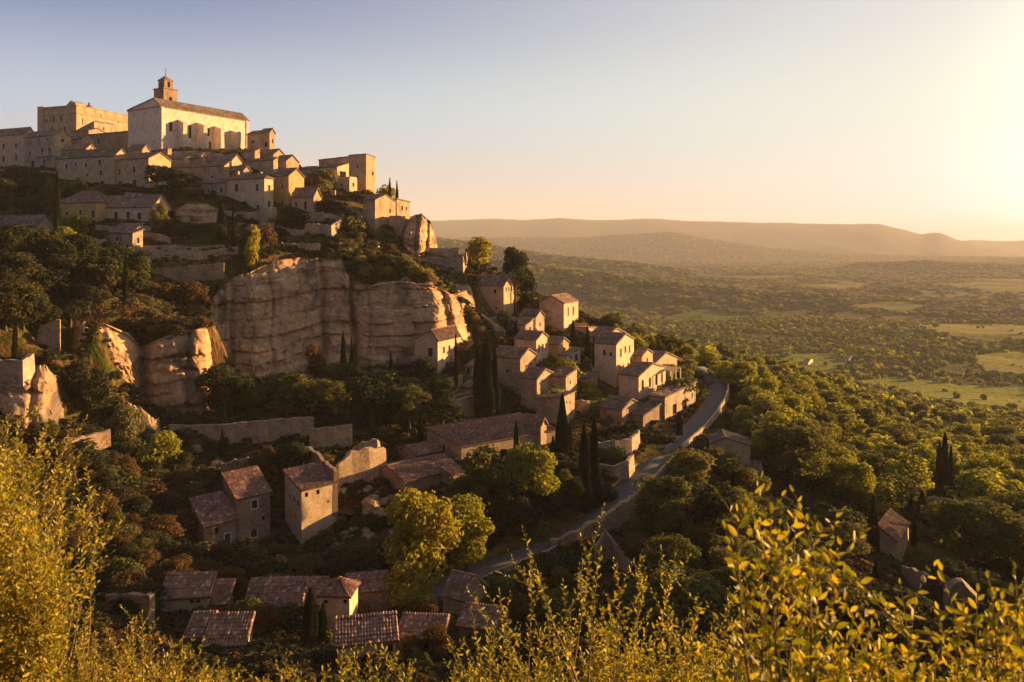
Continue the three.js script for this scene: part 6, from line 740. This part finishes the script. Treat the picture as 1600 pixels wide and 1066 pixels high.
function frontShrub(label, o) {
  const R = rng(o.seed), g = thing('foreground_shrub', label, 'shrub'), root = at(o.root[0], o.root[1], o.root[2]); root.y = ground(root.x, root.z) - 0.05; g.position.copy(root);
  const leaves = [], up = V(0, 1, 0);
  const spray = (a, b, r0, from, step, len, mb, twigs) => {    // a shoot from a to b with leaves from a share of its length on
    const mid = a.clone().lerp(b, 0.5).add(V((R() - 0.5) * 0.12, -0.05 * a.distanceTo(b), (R() - 0.5) * 0.12).multiplyScalar(a.distanceTo(b))), cv = new THREE.QuadraticBezierCurve3(a, mid, b), L2 = cv.getLength(), tg = new THREE.TubeGeometry(cv, 6, r0, 4, false);
    for (let i = 0; i < tg.attributes.position.count; i++) { const ring = Math.floor(i / 5) / 6, c = cv.getPointAt(ring), p = V().fromBufferAttribute(tg.attributes.position, i).sub(c).multiplyScalar(1 - ring * 0.8).add(c); tg.attributes.position.setXYZ(i, p.x, p.y, p.z); } mb.push(tg);
    const n = Math.max(3, Math.round(L2 * (1 - from) / step)); let ang = R() * 6;
    for (let i = 0; i <= n; i++) {
      const t = from + (1 - from) * i / n, p = cv.getPointAt(clamp(t, 0, 1)), tan = cv.getTangentAt(clamp(t, 0, 1)); ang += 2.4; const side = V(Math.cos(ang), (R() - 0.4) * 0.9, Math.sin(ang)), dir = i === n ? tan.clone() : side.addScaledVector(tan, 0.3 + R() * 0.9).normalize(); leaves.push([p, dir, len * (0.65 + R() * 0.6) * (i > n - 2 ? 0.75 : 1), R() * 6.28]);
    }
    if (twigs > 0) for (let k = 0; k < twigs; k++) { const t = lerp(0.35, 0.95, R()), p = cv.getPointAt(t), tan = cv.getTangentAt(t), e = p.clone().add(tan.clone().add(dirOf(R).multiplyScalar(0.9)).add(V(0, 0.25, 0)).normalize().multiplyScalar(L2 * o.twig * (0.5 + R() * 0.7))); spray(p, e, r0 * 0.45, 0.12, step, len * 0.92, mb, 0); }
  };
  for (let k = 0; k < o.n; k++) {
    const [px, py] = k < o.tips.length ? o.tips[k] : inside(R, o.poly), d = lerp(o.d[0], o.d[1], R()), tip = at(px, py, d).sub(root), base = V((R() - 0.5) * o.spread, 0, (R() - 0.5) * o.spread).add(V(tip.x * 0.35, 0, tip.z * 0.35)), mb = [];
    base.y = ground(root.x + base.x, root.z + base.z) - root.y - 0.03;
    const start = tip.clone().lerp(base, Math.min(1, o.reach / Math.max(0.01, tip.distanceTo(base)))); spray(start, tip, o.stem, 0.05, o.step, o.leaf, mb, o.twigs);
    const st = new THREE.TubeGeometry(new THREE.QuadraticBezierCurve3(base, base.clone().lerp(start, 0.5).add(V(0, 0.03, 0)), start), 5, o.stem * 1.3, 4, false); mb.push(st); part('branch', mergeGeometries(mb), twigMat, g);
  }
  const q = new THREE.Quaternion(), qr = new THREE.Quaternion(), order = leaves.map((l, i) => [l, (l[2] / Math.max(0.4, l[0].clone().add(root).length())) * (0.8 + 0.2 * hash(i, 3, o.seed))]).sort((a, b) => b[1] - a[1]);
  order.slice(0, 290).forEach(([[p, dir, len, roll]], i) => { const m = part('leaf', leafGeo, leafA[i % 5], g); m.position.copy(p); m.quaternion.setFromUnitVectors(up, dir).multiply(qr.setFromAxisAngle(up, roll)); m.scale.setScalar(len); });
  const rest = order.slice(290), M4 = new THREE.Matrix4(), mats = o.mats ?? leafA;
  mats.forEach((mat, k) => { const mine = rest.filter((_, i) => i % mats.length === k), im = new THREE.InstancedMesh(leafGeo, mat, mine.length); mine.forEach(([[p, dir, len, roll]], i) => { q.setFromUnitVectors(up, dir).multiply(qr.setFromAxisAngle(up, roll)); M4.compose(p, q, V(len, len, len)); im.setMatrixAt(i, M4); const t = 0.65 + 0.6 * hash(i, k, o.seed); im.setColorAt(i, rgb(t, t * (0.92 + 0.12 * hash(i, k, 5)), t)); }); im.name = 'foliage'; im.userData.kind = 'stuff'; im.castShadow = im.receiveShadow = true; g.add(im); });
  return leaves.length;
}
let total = 0;
total += frontShrub('dense yellow-green shrub with feathery shoots filling the left foreground', { seed: 41, root: [-60, 1250, 3.6], tips: [[14, 645], [28, 668], [62, 690], [100, 690], [124, 712], [98, 770], [146, 768], [155, 812], [150, 846], [128, 884], [118, 935], [8, 700], [44, 740], [75, 725]], poly: [[-60, 710], [0, 720], [45, 770], [90, 830], [108, 880], [95, 940], [75, 990], [80, 1100], [-60, 1100]], n: 290, d: [3.0, 4.4], spread: 0.6, reach: 0.5, leaf: 0.026, step: 0.012, stem: 0.0035, twigs: 5, twig: 0.45 });
total += frontShrub('low yellow shrub with short upright shoots along the bottom left edge', { seed: 43, root: [200, 1300, 3.8], tips: [[208, 965], [222, 958], [268, 1006], [150, 985], [285, 1020], [322, 1040], [345, 1050], [365, 1050], [180, 1000], [120, 980], [240, 1010]], poly: [[60, 985], [150, 1000], [240, 1020], [380, 1055], [380, 1130], [60, 1130]], n: 130, d: [3.2, 4.4], spread: 0.5, reach: 0.4, leaf: 0.022, step: 0.011, stem: 0.004, twigs: 4, twig: 0.36 });
total += frontShrub('sparse leafy sprigs rising at the bottom edge between the two big shrubs', { seed: 45, root: [530, 1320, 4.2], tips: [[432, 1036], [450, 1045], [528, 1020], [545, 1014], [575, 1036], [596, 1012], [610, 1028], [505, 1046], [640, 1040], [470, 1052], [560, 1048]], poly: [[400, 1060], [540, 1040], [640, 1050], [660, 1120], [400, 1120]], n: 34, d: [3.8, 4.8], spread: 0.6, reach: 0.4, leaf: 0.03, step: 0.016, stem: 0.004, twigs: 3, twig: 0.4 });
total += frontShrub('broad golden-leaved shrub with upright shoots in the centre foreground', { seed: 47, root: [960, 1330, 4.4], tips: [[832, 868], [838, 886], [926, 838], [938, 862], [900, 900], [880, 910], [964, 886], [1000, 870], [1032, 888], [1050, 905], [1090, 930], [1140, 920], [780, 925], [735, 945], [760, 960], [1010, 905], [700, 1000]], poly: [[690, 1060], [760, 1020], [820, 980], [880, 985], [960, 965], [1060, 985], [1150, 1000], [1180, 1150], [690, 1150]], n: 240, d: [3.6, 5.2], spread: 0.9, reach: 0.6, leaf: 0.032, step: 0.017, stem: 0.004, twigs: 4, twig: 0.36 });
total += frontShrub('tall blurred golden sprig with large leaves close on the right', { seed: 49, root: [1290, 1500, 1.9], tips: [[1152, 800], [1205, 805], [1262, 815], [1275, 815], [1298, 870], [1220, 850], [1180, 870], [1240, 880]], poly: [[1160, 860], [1250, 860], [1310, 940], [1320, 1010], [1250, 1100], [1180, 960]], n: 17, d: [1.75, 2.3], spread: 0.25, reach: 0.5, leaf: 0.034, step: 0.02, stem: 0.004, twigs: 5, twig: 0.3 });
total += frontShrub('mass of golden leaves filling the bottom right foreground', { seed: 51, root: [1420, 1500, 2.4], tips: [[1400, 960], [1430, 945], [1470, 985], [1380, 1000], [1330, 985]], poly: [[1140, 1020], [1220, 1000], [1330, 1005], [1420, 1010], [1500, 1030], [1600, 1030], [1640, 1150], [1130, 1150]], n: 60, d: [2.0, 3.2], spread: 0.9, reach: 0.5, leaf: 0.036, step: 0.018, stem: 0.004, twigs: 4, twig: 0.4 });
total += frontShrub('upright blurred golden shoots at the right edge of the foreground', { seed: 53, root: [1600, 1500, 2.0], tips: [[1586, 890], [1545, 905], [1528, 925], [1600, 930], [1560, 955], [1620, 900], [1510, 960], [1578, 980]], poly: [[1510, 950], [1560, 920], [1640, 910], [1640, 1100], [1520, 1090]], n: 18, d: [1.8, 2.3], spread: 0.3, reach: 0.45, leaf: 0.036, step: 0.024, stem: 0.004, twigs: 3, twig: 0.36 });
console.log('foreground leaves', total);
renderer.render(scene, camera);
